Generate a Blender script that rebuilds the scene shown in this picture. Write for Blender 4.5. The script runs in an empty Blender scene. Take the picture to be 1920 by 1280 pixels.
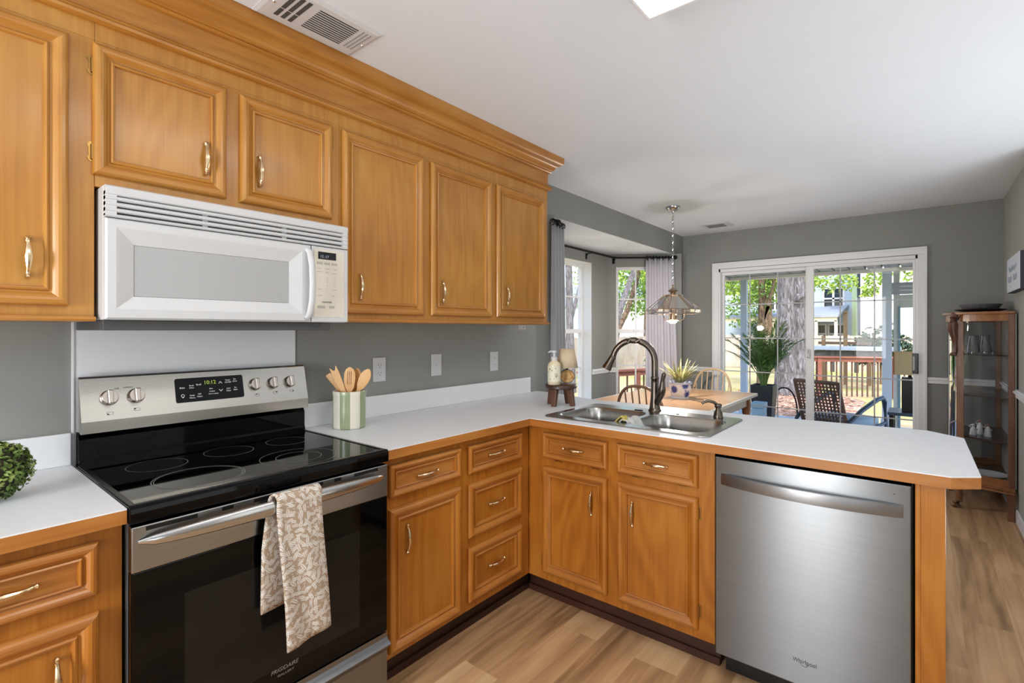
import bpy, bmesh, math, random
from mathutils import Vector, Matrix
random.seed(7)
PI = math.pi
scn = bpy.context.scene
COL = scn.collection

# ------------------------------------------------------------------ camera
cam_d = bpy.data.cameras.new('camera')
cam = bpy.data.objects.new('camera', cam_d); COL.objects.link(cam)
cam.location = (2.1694, -0.6874, 1.3531)
cam.rotation_euler = (PI/2, 0, 0.6787)
cam_d.sensor_fit = 'HORIZONTAL'; cam_d.sensor_width = 36.0
cam_d.lens = 936.83/1920*36.0
cam_d.shift_x = (960-972.82)/1920.0
cam_d.shift_y = -(640-618.45)/1920.0
cam_d.clip_start = 0.05; cam_d.clip_end = 300
scn.camera = cam

# ------------------------------------------------------------------ view / sky / sun / large lights
scn.view_settings.view_transform = 'Standard'
scn.view_settings.look = 'None'
scn.view_settings.exposure = 0.08
scn.view_settings.gamma = 1.0
scn.view_settings.use_curve_mapping = False
scn.cycles.max_bounces = 10
scn.cycles.diffuse_bounces = 5
scn.cycles.glossy_bounces = 4
scn.cycles.transparent_max_bounces = 16
scn.cycles.caustics_reflective = False
scn.cycles.caustics_refractive = False
scn.cycles.sample_clamp_indirect = 6.0

world = bpy.data.worlds.new('sky'); scn.world = world
world.use_nodes = True
wn = world.node_tree; wn.nodes.clear()
w_out = wn.nodes.new('ShaderNodeOutputWorld'); w_bg = wn.nodes.new('ShaderNodeBackground')
w_sky = wn.nodes.new('ShaderNodeTexSky')
w_sky.sky_type = 'NISHITA'; w_sky.sun_disc = False
w_sky.sun_elevation = math.radians(48); w_sky.sun_rotation = math.radians(150)
w_sky.air_density = 1.0; w_sky.dust_density = 2.5; w_sky.ozone_density = 1.0
wn.links.new(w_sky.outputs[0], w_bg.inputs[0]); wn.links.new(w_bg.outputs[0], w_out.inputs[0])
w_bg.inputs[1].default_value = 0.6

def lamp(name, kind, loc, rot, energy, color=(1, 1, 1), **kw):
    d = bpy.data.lights.new(name, kind); d.energy = energy; d.color = color
    for k, v in kw.items(): setattr(d, k, v)
    o = bpy.data.objects.new(name, d); COL.objects.link(o)
    o.location = loc; o.rotation_euler = rot
    return o
lamp('sun', 'SUN', (6, -6, 12), (math.radians(40), 0, math.radians(28)), 1.6, (1.0, .96, .9), angle=math.radians(1.0))
# unseen fill lamp added behind the camera, aimed up to brighten the ceiling
lamp('ceiling_fill', 'AREA', (2.7, -1.7, .6), (PI, 0, 0), 46, (.80, .90, 1), shape='DISK', size=.9)
lamp('ceiling_fill_right', 'AREA', (3.3, 2.45, .35), (PI, 0, 0), 38, (.86, .93, 1), shape='DISK', size=1.1)  # second added fill, lifts the ceiling on the right and dining side
# soft fill lamp added out of view on the right, brightens walls and fronts
lamp('side_fill', 'AREA', (4.12, 1.1, 1.45), (PI/2, 0, math.radians(62)), 14, (.95, .98, 1), shape='RECTANGLE', size=2.2, size_y=1.7)
# fill lamp added at the rear window, boosting the daylight it gives
lamp('rear_window_fill', 'AREA', (1.27, -2.94, 1.25), (PI/2, 0, 0), 70, (.95, .98, 1), shape='RECTANGLE', size=.55, size_y=1.7)

# ------------------------------------------------------------------ helpers
def lin(c):
    def f(v):
        v /= 255.0
        return v/12.92 if v <= .04045 else ((v+.055)/1.055)**2.4
    return (f(c[0]), f(c[1]), f(c[2]), 1.0)

def NT(name):
    m = bpy.data.materials.new(name); m.use_nodes = True
    nt = m.node_tree; nt.nodes.clear()
    o = nt.nodes.new('ShaderNodeOutputMaterial'); b = nt.nodes.new('ShaderNodeBsdfPrincipled')
    nt.links.new(b.outputs[0], o.inputs[0])
    return m, nt, b, o

def nd(nt, t, **kw):
    n = nt.nodes.new(t)
    for k, v in kw.items():
        if k.startswith('i_'): n.inputs[k[2:]].default_value = v
        else: setattr(n, k, v)
    return n

def ramp(nt, fac, stops):
    r = nt.nodes.new('ShaderNodeValToRGB'); e = r.color_ramp.elements
    while len(e) < len(stops): e.new(.5)
    for i, (p, c) in enumerate(stops):
        e[i].position = p; e[i].color = c
    nt.links.new(fac, r.inputs[0]); return r.outputs[0]

def plain(name, c, rough=.5, metal=0.0, var=.06, scale=30, bump=0, spec=.5, coat=0, aniso=0, emit=None, estr=0):
    """one colour with a faint procedural mottling"""
    m, nt, b, o = NT(name)
    pos = nd(nt, 'ShaderNodeNewGeometry')
    n = nd(nt, 'ShaderNodeTexNoise'); n.inputs['Scale'].default_value = scale; n.inputs['Detail'].default_value = 4
    nt.links.new(pos.outputs['Position'], n.inputs['Vector'])
    L = lin(c)
    lo = tuple(max(0, x*(1-var)) for x in L[:3])+(1,); hi = tuple(min(1, x*(1+var)) for x in L[:3])+(1,)
    nt.links.new(ramp(nt, n.outputs[0], [(.3, lo), (.7, hi)]), b.inputs['Base Color'])
    b.inputs['Roughness'].default_value = rough; b.inputs['Metallic'].default_value = metal
    b.inputs['Specular IOR Level'].default_value = spec; b.inputs['Coat Weight'].default_value = coat
    if aniso:
        b.inputs['Anisotropic'].default_value = aniso
    if bump:
        bp = nd(nt, 'ShaderNodeBump'); bp.inputs['Strength'].default_value = bump; bp.inputs['Distance'].default_value = .002
        nt.links.new(n.outputs[0], bp.inputs['Height']); nt.links.new(bp.outputs[0], b.inputs['Normal'])
    if emit:
        b.inputs['Emission Color'].default_value = lin(emit); b.inputs['Emission Strength'].default_value = estr
    return m

def wood(name, dark, mid, light, grain='z', rough=.3, ring=.3, fine=24, coat=.15, patch=1.6, wear=0.0):
    m, nt, b, o = NT(name)
    g = nd(nt, 'ShaderNodeNewGeometry')
    def mapped(ac, al):
        mp = nd(nt, 'ShaderNodeMapping')
        mp.inputs['Scale'].default_value = tuple(al if a == grain else ac for a in 'xyz')
        nt.links.new(g.outputs['Position'], mp.inputs['Vector']); return mp.outputs[0]
    n1 = nd(nt, 'ShaderNodeTexNoise'); n1.inputs['Scale'].default_value = 1; n1.inputs['Detail'].default_value = 6; n1.inputs['Distortion'].default_value = .5
    nt.links.new(mapped(fine*4.5, fine*.12), n1.inputs['Vector'])
    n2 = nd(nt, 'ShaderNodeTexNoise'); n2.inputs['Scale'].default_value = 1; n2.inputs['Detail'].default_value = 2
    nt.links.new(mapped(2.4, .55), n2.inputs['Vector'])
    mu = nd(nt, 'ShaderNodeMath', operation='MULTIPLY'); mu.inputs[1].default_value = 120
    nt.links.new(n2.outputs[0], mu.inputs[0])
    si = nd(nt, 'ShaderNodeMath', operation='SINE'); nt.links.new(mu.outputs[0], si.inputs[0])
    n3 = nd(nt, 'ShaderNodeTexNoise'); n3.inputs['Scale'].default_value = patch; n3.inputs['Detail'].default_value = 3
    nt.links.new(g.outputs['Position'], n3.inputs['Vector'])
    a = nd(nt, 'ShaderNodeMath', operation='MULTIPLY'); a.inputs[1].default_value = ring*.14; nt.links.new(si.outputs[0], a.inputs[0])
    s = nd(nt, 'ShaderNodeMath', operation='MULTIPLY'); s.inputs[1].default_value = .36; nt.links.new(n1.outputs[0], s.inputs[0])
    t = nd(nt, 'ShaderNodeMath', operation='MULTIPLY_ADD'); t.inputs[1].default_value = .64
    nt.links.new(n3.outputs[0], t.inputs[0]); nt.links.new(s.outputs[0], t.inputs[2])
    u = nd(nt, 'ShaderNodeMath', operation='ADD'); nt.links.new(t.outputs[0], u.inputs[0]); nt.links.new(a.outputs[0], u.inputs[1])
    c = ramp(nt, u.outputs[0], [(.28, lin(dark)), (.5, lin(mid)), (.74, lin(light))])
    nt.links.new(c, b.inputs['Base Color'])
    b.inputs['Roughness'].default_value = rough; b.inputs['Coat Weight'].default_value = coat; b.inputs['Coat Roughness'].default_value = .15
    bp = nd(nt, 'ShaderNodeBump'); bp.inputs['Strength'].default_value = .12; bp.inputs['Distance'].default_value = .001
    nt.links.new(n1.outputs[0], bp.inputs['Height']); nt.links.new(bp.outputs[0], b.inputs['Normal'])
    return m

def steel(name, c, rough=.27, axis='x', aniso=.0):
    """brushed steel; 'axis' is the brushing direction"""
    m, nt, b, o = NT(name)
    g = nd(nt, 'ShaderNodeNewGeometry'); mp = nd(nt, 'ShaderNodeMapping')
    mp.inputs['Scale'].default_value = tuple(3 if a == axis else 900 for a in 'xyz')
    nt.links.new(g.outputs['Position'], mp.inputs['Vector'])
    n = nd(nt, 'ShaderNodeTexNoise'); n.inputs['Scale'].default_value = 1; n.inputs['Detail'].default_value = 3
    nt.links.new(mp.outputs[0], n.inputs['Vector'])
    L = lin(c)
    nt.links.new(ramp(nt, n.outputs[0], [(.3, tuple(x*.92 for x in L[:3])+(1,)), (.7, tuple(min(1, x*1.06) for x in L[:3])+(1,))]), b.inputs['Base Color'])
    b.inputs['Metallic'].default_value = 1; b.inputs['Roughness'].default_value = rough
    if aniso:
        b.inputs['Anisotropic'].default_value = aniso
        tg = nd(nt, 'ShaderNodeCombineXYZ')
        tg.inputs[2].default_value = 1.0      # highlights stretch across the brushing
        nt.links.new(tg.outputs[0], b.inputs['Tangent'])
    return m

def glass(name, tint=(1, 1, 1), refl=1.0, rough=0.0, ior=1.45):
    """thin pane: clear with a Fresnel reflection"""
    m = bpy.data.materials.new(name); m.use_nodes = True; nt = m.node_tree; nt.nodes.clear()
    o = nd(nt, 'ShaderNodeOutputMaterial'); mx = nd(nt, 'ShaderNodeMixShader')
    tr = nd(nt, 'ShaderNodeBsdfTransparent'); gl = nd(nt, 'ShaderNodeBsdfGlossy'); fr = nd(nt, 'ShaderNodeFresnel')
    tr.inputs[0].default_value = (*tint, 1); gl.inputs['Roughness'].default_value = rough
    fr.inputs[0].default_value = ior
    mu = nd(nt, 'ShaderNodeMath', operation='MULTIPLY'); mu.inputs[1].default_value = refl; mu.use_clamp = True
    nt.links.new(fr.outputs[0], mu.inputs[0]); nt.links.new(mu.outputs[0], mx.inputs[0])
    nt.links.new(tr.outputs[0], mx.inputs[1]); nt.links.new(gl.outputs[0], mx.inputs[2]); nt.links.new(mx.outputs[0], o.inputs[0])
    return m

WL = {}          # world location of every empty / part origin
def tag(o, label=None, cat=None, group=None, kind=None):
    if label: o['label'] = label
    if cat: o['category'] = cat
    if group: o['group'] = group
    if kind: o['kind'] = kind
    return o

def thing(name, loc, label, cat, group=None, rz=0):
    o = bpy.data.objects.new(name, None); COL.objects.link(o)
    o.location = loc; o.empty_display_size = .05
    o.rotation_euler = (0, 0, rz)
    WL[o.name] = Vector(loc)
    return tag(o, label, cat, group)

class MB:
    """collects shapes in world coordinates, then links them as one mesh object"""
    def __init__(self): self.bm = bmesh.new(); self.mi = 0
    def _f(self, vs):
        try:
            f = self.bm.faces.new(vs); f.material_index = self.mi; return f
        except ValueError: return None
    def quad(self, *ps): return self._f([self.bm.verts.new(p) for p in ps])
    def box(self, x0, x1, y0, y1, z0, z1):
        v = [self.bm.verts.new(p) for p in ((x0, y0, z0), (x1, y0, z0), (x1, y1, z0), (x0, y1, z0), (x0, y0, z1), (x1, y0, z1), (x1, y1, z1), (x0, y1, z1))]
        for f in ((3, 2, 1, 0), (4, 5, 6, 7), (0, 1, 5, 4), (1, 2, 6, 5), (2, 3, 7, 6), (3, 0, 4, 7)): self._f([v[i] for i in f])
        return self
    def obox(self, c, ux, uy, hx, hy, z0, z1):
        """box turned in plan: centre c, unit axes ux, uy"""
        ps = [(c[0]+a*hx*ux[0]+b*hy*uy[0], c[1]+a*hx*ux[1]+b*hy*uy[1]) for a, b in ((-1, -1), (1, -1), (1, 1), (-1, 1))]
        return self.prism(ps, z0, z1)
    def prism(self, pts, z0, z1, cap=True):
        a = [self.bm.verts.new((p[0], p[1], z0)) for p in pts]; b = [self.bm.verts.new((p[0], p[1], z1)) for p in pts]
        n = len(pts)
        for i in range(n): self._f([a[i], a[(i+1) % n], b[(i+1) % n], b[i]])
        if cap: self._f(a[::-1]); self._f(b)
        return self
    def sweep(self, prof, p0, p1, close=True):
        """profile = list of 3-D offsets swept straight from p0 to p1"""
        p0, p1 = Vector(p0), Vector(p1)
        a = [self.bm.verts.new(p0+Vector(q)) for q in prof]; b = [self.bm.verts.new(p1+Vector(q)) for q in prof]
        n = len(prof)
        for i in range(n if close else n-1): self._f([a[i], a[(i+1) % n], b[(i+1) % n], b[i]])
        if close: self._f(a[::-1]); self._f(b)
        return self
    def rings(self, rs, cap0=False, cap1=False, loop=False):
        V = [[self.bm.verts.new(p) for p in r] for r in rs]; n = len(rs[0])
        for a, b in zip(V, V[1:]+([V[0]] if loop else [])):
            for i in range(n): self._f([a[i], a[(i+1) % n], b[(i+1) % n], b[i]])
        if cap0: self._f(V[0][::-1])
        if cap1: self._f(V[-1])
        return self
    def lathe(self, c, prof, seg=24, cap0=True, cap1=True, ax='z'):
        rs = []
        for r, h in prof:
            ring = []
            for k in range(seg):
                a = 2*PI*k/seg; p, q = r*math.cos(a), r*math.sin(a)
                ring.append({'z': (c[0]+p, c[1]+q, c[2]+h), 'x': (c[0]+h, c[1]+p, c[2]+q), 'y': (c[0]+p, c[1]+h, c[2]+q)}[ax])
            rs.append(ring)
        return self.rings(rs, cap0, cap1)
    def tube(self, pts, r, seg=8, flat=None, up=(0, 0, 1)):
        """tube along pts; r a number or list; flat squeezes the second axis"""
        pts = [Vector(p) for p in pts]; n = len(pts); rs = []
        for i, p in enumerate(pts):
            t = (pts[min(i+1, n-1)]-pts[max(i-1, 0)]).normalized()
            u = Vector(up)
            if abs(t.dot(u)) > .97: u = Vector((1, 0, 0)) if abs(t.x) < .9 else Vector((0, 1, 0))
            a = t.cross(u).normalized(); b = a.cross(t)
            rr = r[i] if isinstance(r, (list, tuple)) else r
            fl = 1 if flat is None else (flat[i] if isinstance(flat, (list, tuple)) else flat)
            rs.append([p+a*(rr*fl*math.cos(2*PI*k/seg))+b*(rr*math.sin(2*PI*k/seg)) for k in range(seg)])
        return self.rings(rs, True, True)
    def ball(self, c, r, seg=12, sq=(1, 1, 1)):
        n = seg//2+1; prof = []
        rs = []
        for i in range(1, n):
            t = PI*i/n
            rs.append([(c[0]+sq[0]*r*math.sin(t)*math.cos(2*PI*k/seg), c[1]+sq[1]*r*math.sin(t)*math.sin(2*PI*k/seg), c[2]-sq[2]*r*math.cos(t)) for k in range(seg)])
        return self.rings(rs, True, True)
    def leaf(self, c, d, n, ln, w, bend=.25):
        """one pointed leaf: base c, direction d, facing n"""
        c, d, n = Vector(c), Vector(d).normalized(), Vector(n)
        s = d.cross(n)
        if s.length < 1e-4: s = d.orthogonal()
        s.normalize(); n = s.cross(d)
        p = [c, c+d*ln*.45+s*w*.5+n*bend*ln*.12, c+d*ln-n*bend*ln*.3, c+d*ln*.45-s*w*.5+n*bend*ln*.12]
        return self.quad(*p)
    def grid(self, fn, nu, nv):
        V = [[self.bm.verts.new(fn(i/nu, j/nv)) for j in range(nv+1)] for i in range(nu+1)]
        for i in range(nu):
            for j in range(nv): self._f([V[i][j], V[i+1][j], V[i+1][j+1], V[i][j+1]])
        return self
    def build(self, name, mats, parent=None, smooth=False, bevel=0, seg=2, origin=None, solid=0, uv=None, sub=0, fix=True, angle=35):
        if fix: bmesh.ops.recalc_face_normals(self.bm, faces=self.bm.faces)
        if origin is None:
            if parent is not None: origin = WL[parent.name]
            else:
                xs = [v.co for v in self.bm.verts]
                origin = Vector((sum(v.x for v in xs)/len(xs), sum(v.y for v in xs)/len(xs), min(v.z for v in xs)))
        origin = Vector(origin)
        bmesh.ops.translate(self.bm, verts=self.bm.verts, vec=-origin)
        me = bpy.data.meshes.new(name); self.bm.to_mesh(me); self.bm.free()
        for m in (mats if isinstance(mats, (list, tuple)) else [mats]): me.materials.append(m)
        if smooth:
            for p in me.polygons: p.use_smooth = True
            try: me.set_sharp_from_angle(angle=math.radians(angle))
            except Exception: pass
        o = bpy.data.objects.new(name, me); COL.objects.link(o)
        if parent is not None:
            o.parent = parent; o.location = origin-WL[parent.name]
        else: o.location = origin
        WL[o.name] = origin
        if solid:
            md = o.modifiers.new('thickness', 'SOLIDIFY'); md.thickness = solid; md.offset = 0
        if bevel:
            md = o.modifiers.new('bevel', 'BEVEL'); md.width = bevel; md.segments = seg; md.limit_method = 'ANGLE'; md.angle_limit = math.radians(40)
        if sub:
            md = o.modifiers.new('smooth', 'SUBSURF'); md.levels = sub; md.render_levels = sub
        return o

def box(name, m, parent, x0, x1, y0, y1, z0, z1, bevel=.002, seg=2):
    return MB().box(x0, x1, y0, y1, z0, z1).build(name, m, parent, bevel=bevel, seg=seg)

def text(name, body, loc, size, right, up, m, parent, align='LEFT', sx=1.0, shear=0.0, depth=.0002):
    c = bpy.data.curves.new(name, 'FONT'); c.body = body; c.size = size; c.align_x = align; c.align_y = 'CENTER'
    c.extrude = depth; c.shear = shear; c.materials.append(m); c.resolution_u = 3
    o = bpy.data.objects.new(name, c); COL.objects.link(o)
    r = Vector(right).normalized(); u = Vector(up).normalized(); n = r.cross(u)
    M = Matrix((r, u, n)).transposed().to_4x4()
    o.parent = parent
    o.matrix_local = Matrix.Translation(Vector(loc)-WL[parent.name]) @ M @ Matrix.Scale(sx, 4, (1, 0, 0))
    bpy.context.view_layer.update()
    me = bpy.data.meshes.new_from_object(o); q = bpy.data.objects.new(name, me); COL.objects.link(q)
    q.parent = parent; q.matrix_local = o.matrix_local.copy(); bpy.data.objects.remove(o)
    WL[q.name] = Vector(loc)
    return q

def struct(o): return tag(o, kind='structure')
def sm(a, b, t): return a+(b-a)*t

# ------------------------------------------------------------------ materials
UPD, UPM, UPL = (154, 97, 34), (179, 123, 50), (193, 143, 68)
W_UZ = wood('honey_maple_upright', UPD, UPM, UPL, 'z')
W_UY = wood('honey_maple_along', (148, 90, 31), (175, 117, 47), (191, 137, 64), 'y')
LOD, LOM, LOL = (140, 78, 20), (168, 103, 33), (188, 126, 52)
W_LZ = wood('oak_orange_upright', LOD, LOM, LOL, 'z', ring=.4, fine=30)
W_LY = wood('oak_orange_along_wall', (146, 84, 32), (176, 114, 52), (194, 136, 74), 'y', ring=.3)
W_LX = wood('oak_orange_along_peninsula', (140, 80, 30), (168, 107, 47), (186, 128, 68), 'x', ring=.3)
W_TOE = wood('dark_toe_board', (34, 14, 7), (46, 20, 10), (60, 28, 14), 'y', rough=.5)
BRASS = plain('aged_brass', (222, 198, 160), .22, 1.0, .05, 60)
BRASSD = plain('dark_brass', (170, 132, 76), .3, 1.0, .08, 60)
LAM = plain('white_laminate', (226, 229, 233), .42, 0, .012, 40)
WHITEP = plain('white_plastic', (200, 201, 203), .35, 0, .01, 30)
WHITED = plain('white_plastic_shade', (205, 206, 207), .4, 0, .01, 30)
CREAM = plain('cream_panel', (214, 207, 193), .4, 0, .01, 30)
GREYWIN = plain('grey_mesh_window', (168, 169, 170), .25, 0, .04, 400)
GREYBTN = plain('grey_button', (176, 172, 163), .45, 0, .02, 30)
BLACKP = plain('black_plastic', (14, 14, 15), .3, 0, .1, 40)
BLACKG = plain('black_glass', (4, 4, 5), .04, 0, .1, 20, spec=.22)
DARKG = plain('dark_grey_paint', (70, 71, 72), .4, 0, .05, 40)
INK = plain('dark_ink', (40, 40, 42), .5, 0, .02, 40)
INKW = plain('white_ink', (225, 225, 222), .5, 0, .02, 40, emit=(225, 225, 222), estr=.25)
INKG = plain('silver_ink', (150, 148, 146), .4, .3, .02, 40)
LEDG = plain('green_digits', (60, 90, 30), .4, 0, .02, 40, emit=(190, 215, 90), estr=.7)
LEDB = plain('pale_digits', (120, 130, 150), .4, 0, .02, 40, emit=(190, 200, 225), estr=.45)
ST_Y = steel('brushed_steel_along_wall', (164, 163, 161), .25, 'y', .6)
ST_X = steel('brushed_steel_along_peninsula', (126, 128, 130), .30, 'x', .9)
ST_D = steel('steel_dark', (132, 133, 135), .3, 'y')
SINK = steel('sink_steel', (176, 174, 170), .24, 'x')
NICKEL = plain('brushed_bronze_nickel', (104, 95, 87), .26, 1.0, .04, 90)
CHROME = plain('chrome', (205, 205, 207), .12, 1.0, .02, 50)
WALLM = plain('grey_wall_paint', (141, 142, 139), .7, 0, .015, 6, spec=.25)
CEILM = plain('white_ceiling_paint', (224, 229, 235), .85, 0, .008, 8, spec=.1)
MUNT = plain('grille_bar_backlit', (176, 178, 182), .4, 0, .01, 20)  # bars greyed to imitate white trim seen against the light
TRIM = plain('white_trim_paint', (226, 227, 229), .4, 0, .01, 20)
IRON = plain('black_iron', (26, 25, 26), .45, .6, .1, 60)
PANE = glass('clear_window_glass', (1, 1, 1), .22)
PANE2 = glass('cabinet_glass', (.97, .985, 1), 1.1)
# ------------------------------------------------------------------ room shell
H = 2.441; D = 5.053; WR = 2.697
def floor_mat():
    m, nt, b, o = NT('vinyl_plank_floor')
    g = nd(nt, 'ShaderNodeNewGeometry'); sp = nd(nt, 'ShaderNodeSeparateXYZ'); cb = nd(nt, 'ShaderNodeCombineXYZ')
    L = nt.links.new
    L(g.outputs['Position'], sp.inputs[0]); L(sp.outputs[1], cb.inputs[0]); L(sp.outputs[0], cb.inputs[1])
    br = nd(nt, 'ShaderNodeTexBrick'); br.offset = .37; br.offset_frequency = 2
    br.inputs['Color1'].default_value = (0, 0, 0, 1); br.inputs['Color2'].default_value = (1, 1, 1, 1); br.inputs['Mortar'].default_value = (.35, .35, .35, 1)
    br.inputs['Scale'].default_value = 1; br.inputs['Mortar Size'].default_value = .0008; br.inputs['Brick Width'].default_value = 1.22; br.inputs['Row Height'].default_value = .178
    L(cb.outputs[0], br.inputs['Vector'])
    rgb = nd(nt, 'ShaderNodeSeparateColor'); L(br.outputs['Color'], rgb.inputs[0])
    off = nd(nt, 'ShaderNodeMath', operation='MULTIPLY'); off.inputs[1].default_value = 37; L(rgb.outputs[0], off.inputs[0])
    cz = nd(nt, 'ShaderNodeCombineXYZ'); L(off.outputs[0], cz.inputs[2])
    va = nd(nt, 'ShaderNodeVectorMath', operation='ADD'); L(g.outputs['Position'], va.inputs[0]); L(cz.outputs[0], va.inputs[1])
    mp = nd(nt, 'ShaderNodeMapping'); mp.inputs['Scale'].default_value = (26, 1.4, 1); L(va.outputs[0], mp.inputs['Vector'])
    n = nd(nt, 'ShaderNodeTexNoise'); n.inputs['Scale'].default_value = 1; n.inputs['Detail'].default_value = 7; n.inputs['Distortion'].default_value = .8
    L(mp.outputs[0], n.inputs['Vector'])
    mp2 = nd(nt, 'ShaderNodeMapping'); mp2.inputs['Scale'].default_value = (7, .9, 1); L(va.outputs[0], mp2.inputs['Vector'])
    n2 = nd(nt, 'ShaderNodeTexNoise'); n2.inputs['Scale'].default_value = 1; n2.inputs['Detail'].default_value = 4; n2.inputs['Distortion'].default_value = 1.2
    L(mp2.outputs[0], n2.inputs['Vector'])
    a = nd(nt, 'ShaderNodeMath', operation='MULTIPLY'); a.inputs[1].default_value = .22; L(rgb.outputs[0], a.inputs[0])
    c = nd(nt, 'ShaderNodeMath', operation='MULTIPLY_ADD'); c.inputs[1].default_value = .45; L(n.outputs[0], c.inputs[0]); L(a.outputs[0], c.inputs[2])
    e = nd(nt, 'ShaderNodeMath', operation='MULTIPLY_ADD'); e.inputs[1].default_value = .45; L(n2.outputs[0], e.inputs[0]); L(c.outputs[0], e.inputs[2])
    col = ramp(nt, e.outputs[0], [(.3, lin((104, 76, 48))), (.46, lin((168, 131, 94))), (.58, lin((194, 156, 115))), (.75, lin((212, 178, 136)))])
    L(col, b.inputs['Base Color']); b.inputs['Roughness'].default_value = .42
    bp = nd(nt, 'ShaderNodeBump'); bp.inputs['Strength'].default_value = .15; bp.inputs['Distance'].default_value = .001
    L(n.outputs[0], bp.inputs['Height']); L(bp.outputs[0], b.inputs['Normal'])
    return m
XR = 4.2; YN = -3.0; T = .13
BC = (-.587, 4.346); BC2 = (-.587, 2.79); BY0 = 2.40; BY1 = 4.735; HB = 2.205
fl = MB()
fl.box(-.01, XR+.1, YN-.1, D+.14, -.06, 0)
fl.prism([(0, BY0), (0, BY1), BC, BC2], -.06, 0)
struct(fl.build('floor', floor_mat(), origin=(0, 0, 0)))
struct(MB().box(-T, XR+.1, YN-.1, D+T, H, H+.1).build('ceiling', CEILM))
struct(MB().prism([(-.001, BY0), (-.001, BY1), BC, BC2], HB, HB+.003).build('ceiling_bay', CEILM))
# kitchen wall, with the header over the bay
w = MB(); w.box(-T, 0, YN-.1, BY0, 0, H); w.box(-T, 0, BY0, BY1, HB+.004, H); w.box(-T, 0, BY1, D+T, 0, H)
struct(w.build('wall_left', WALLM))
# bay: centre panel with a window opening, two angled panels
WY0, WY1, WZ0, WZ1 = 3.17, 3.972, .55, 2.07
w = MB(); bx0, bx1 = BC[0]-.16, BC[0]
w.box(bx0, bx1, BC2[1], WY0, 0, HB); w.box(bx0, bx1, WY1, BC[1], 0, HB); w.box(bx0, bx1, WY0, WY1, 0, WZ0); w.box(bx0, bx1, WY0, WY1, WZ1, HB)
struct(w.build('wall_bay_centre', WALLM))
AL = math.hypot(BY1-BC[1], -BC[0]); AU = ((0-BC[0])/AL, (BY1-BC[1])/AL); AN = (-AU[1], AU[0])   # along, outward
def ang(s, n, z): return (BC[0]+AU[0]*s+AN[0]*n, BC[1]+AU[1]*s+AN[1]*n, z)
def angbox(mb, s0, s1, n0, n1, z0, z1):
    return mb.prism([ang(s0, n0, 0)[:2], ang(s1, n0, 0)[:2], ang(s1, n1, 0)[:2], ang(s0, n1, 0)[:2]], z0, z1)
w = MB(); S0, S1 = .083, .53
for a in ((-.05, S0, 0, HB), (S1, AL+.1, 0, HB), (S0, S1, 0, WZ0), (S0, S1, WZ1-.004, HB)): angbox(w, a[0], a[1], 0, .13, a[2], a[3])
struct(w.build('wall_bay_angled', WALLM))
w = MB(); l2 = math.hypot(.587, .39); u2 = (-.587/l2, (BC2[1]-BY0)/l2); n2 = (-u2[1], u2[0])
q0, q1 = (-.04*u2[0], BY0-.04*u2[1]), (BC2[0]+.05*u2[0], BC2[1]+.05*u2[1])
w.prism([q0, q1, (q1[0]+.13*n2[0], q1[1]+.13*n2[1]), (q0[0]+.13*n2[0], q0[1]+.13*n2[1])], 0, HB)
struct(w.build('wall_bay_near', WALLM))
# back wall with the sliding door opening
DX0, DX1, DZ1 = .40, 2.15, 2.03
w = MB(); w.box(0, DX0, D, D+T, 0, H); w.box(DX1, WR+T, D, D+T, 0, H); w.box(DX0, DX1, D, D+T, DZ1, H)
struct(w.build('wall_back', WALLM))
WALLR = plain('grey_wall_paint_lit', (168, 168, 163), .7, 0, .015, 6, spec=.25)  # the wall grey, lightened to imitate daylight on the right wall
struct(MB().box(WR, WR+T, 3.45, D, 0, H).build('wall_right', WALLR))
struct(MB().box(WR+T, XR+.1, 3.45, 3.45+T, 0, H).build('wall_right_return', WALLR))
struct(MB().box(XR, XR+.1, YN-.1, 3.45, 0, H).build('wall_far_right', WALLR))
w = MB(); RX0, RX1, RZ0, RZ1 = .85, 1.75, .35, 2.1
w.box(0, RX0, YN-.1, YN, 0, H); w.box(RX1, XR, YN-.1, YN, 0, H); w.box(RX0, RX1, YN-.1, YN, 0, RZ0); w.box(RX0, RX1, YN-.1, YN, RZ1, H)
struct(w.build('wall_front', WALLR))
w = MB()
for a in ((RX0, RX0+.05, RZ0, RZ1), (RX1-.05, RX1, RZ0, RZ1), (RX0, RX1, RZ0, RZ0+.05), (RX0, RX1, RZ1-.05, RZ1), (RX0, RX1, 1.2, 1.25)): w.box(a[0], a[1], YN-.08, YN-.03, a[2], a[3])
struct(w.build('window_3', TRIM))
# ---- trim
tn = 1
def trim(fn):
    global tn
    m = MB(); fn(m); o = struct(m.build('trim_%d' % tn, TRIM, bevel=.003)); tn += 1; return o
def rail_y(x0, x1, y, sgn):   # chair rail on a wall facing -y
    def f(m): m.box(x0, x1, y-.018, y, .88, .935); m.box(x0, x1, y-.03, y, .912, .926)
    return f
trim(rail_y(.0, .34, D, 1)); trim(rail_y(2.21, WR, D, 1))
trim(lambda m: (m.box(WR-.018, WR, 3.5, D-.03, .88, .935), m.box(WR-.03, WR, 3.5, D-.03, .912, .926)))
trim(lambda m: (angbox(m, .01, S0-.002, -.018, 0, .875, .93), angbox(m, .01, S0-.002, -.03, 0, .905, .92)))
trim(lambda m: (m.box(BC[0], BC[0]+.018, WY1+.002, BC[1]-.02, .875, .93), m.box(BC[0], BC[0]+.03, WY1+.002, BC[1]-.03, .905, .92)))
trim(lambda m: (m.box(0, .018, BY1+.01, D-.03, .88, .935), m.box(0, .03, BY1+.02, D-.03, .912, .926)))
def bb(name, *b):
    m = MB()
    for a in b: m.box(*a)
    struct(m.build(name, TRIM, bevel=.004))
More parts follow.
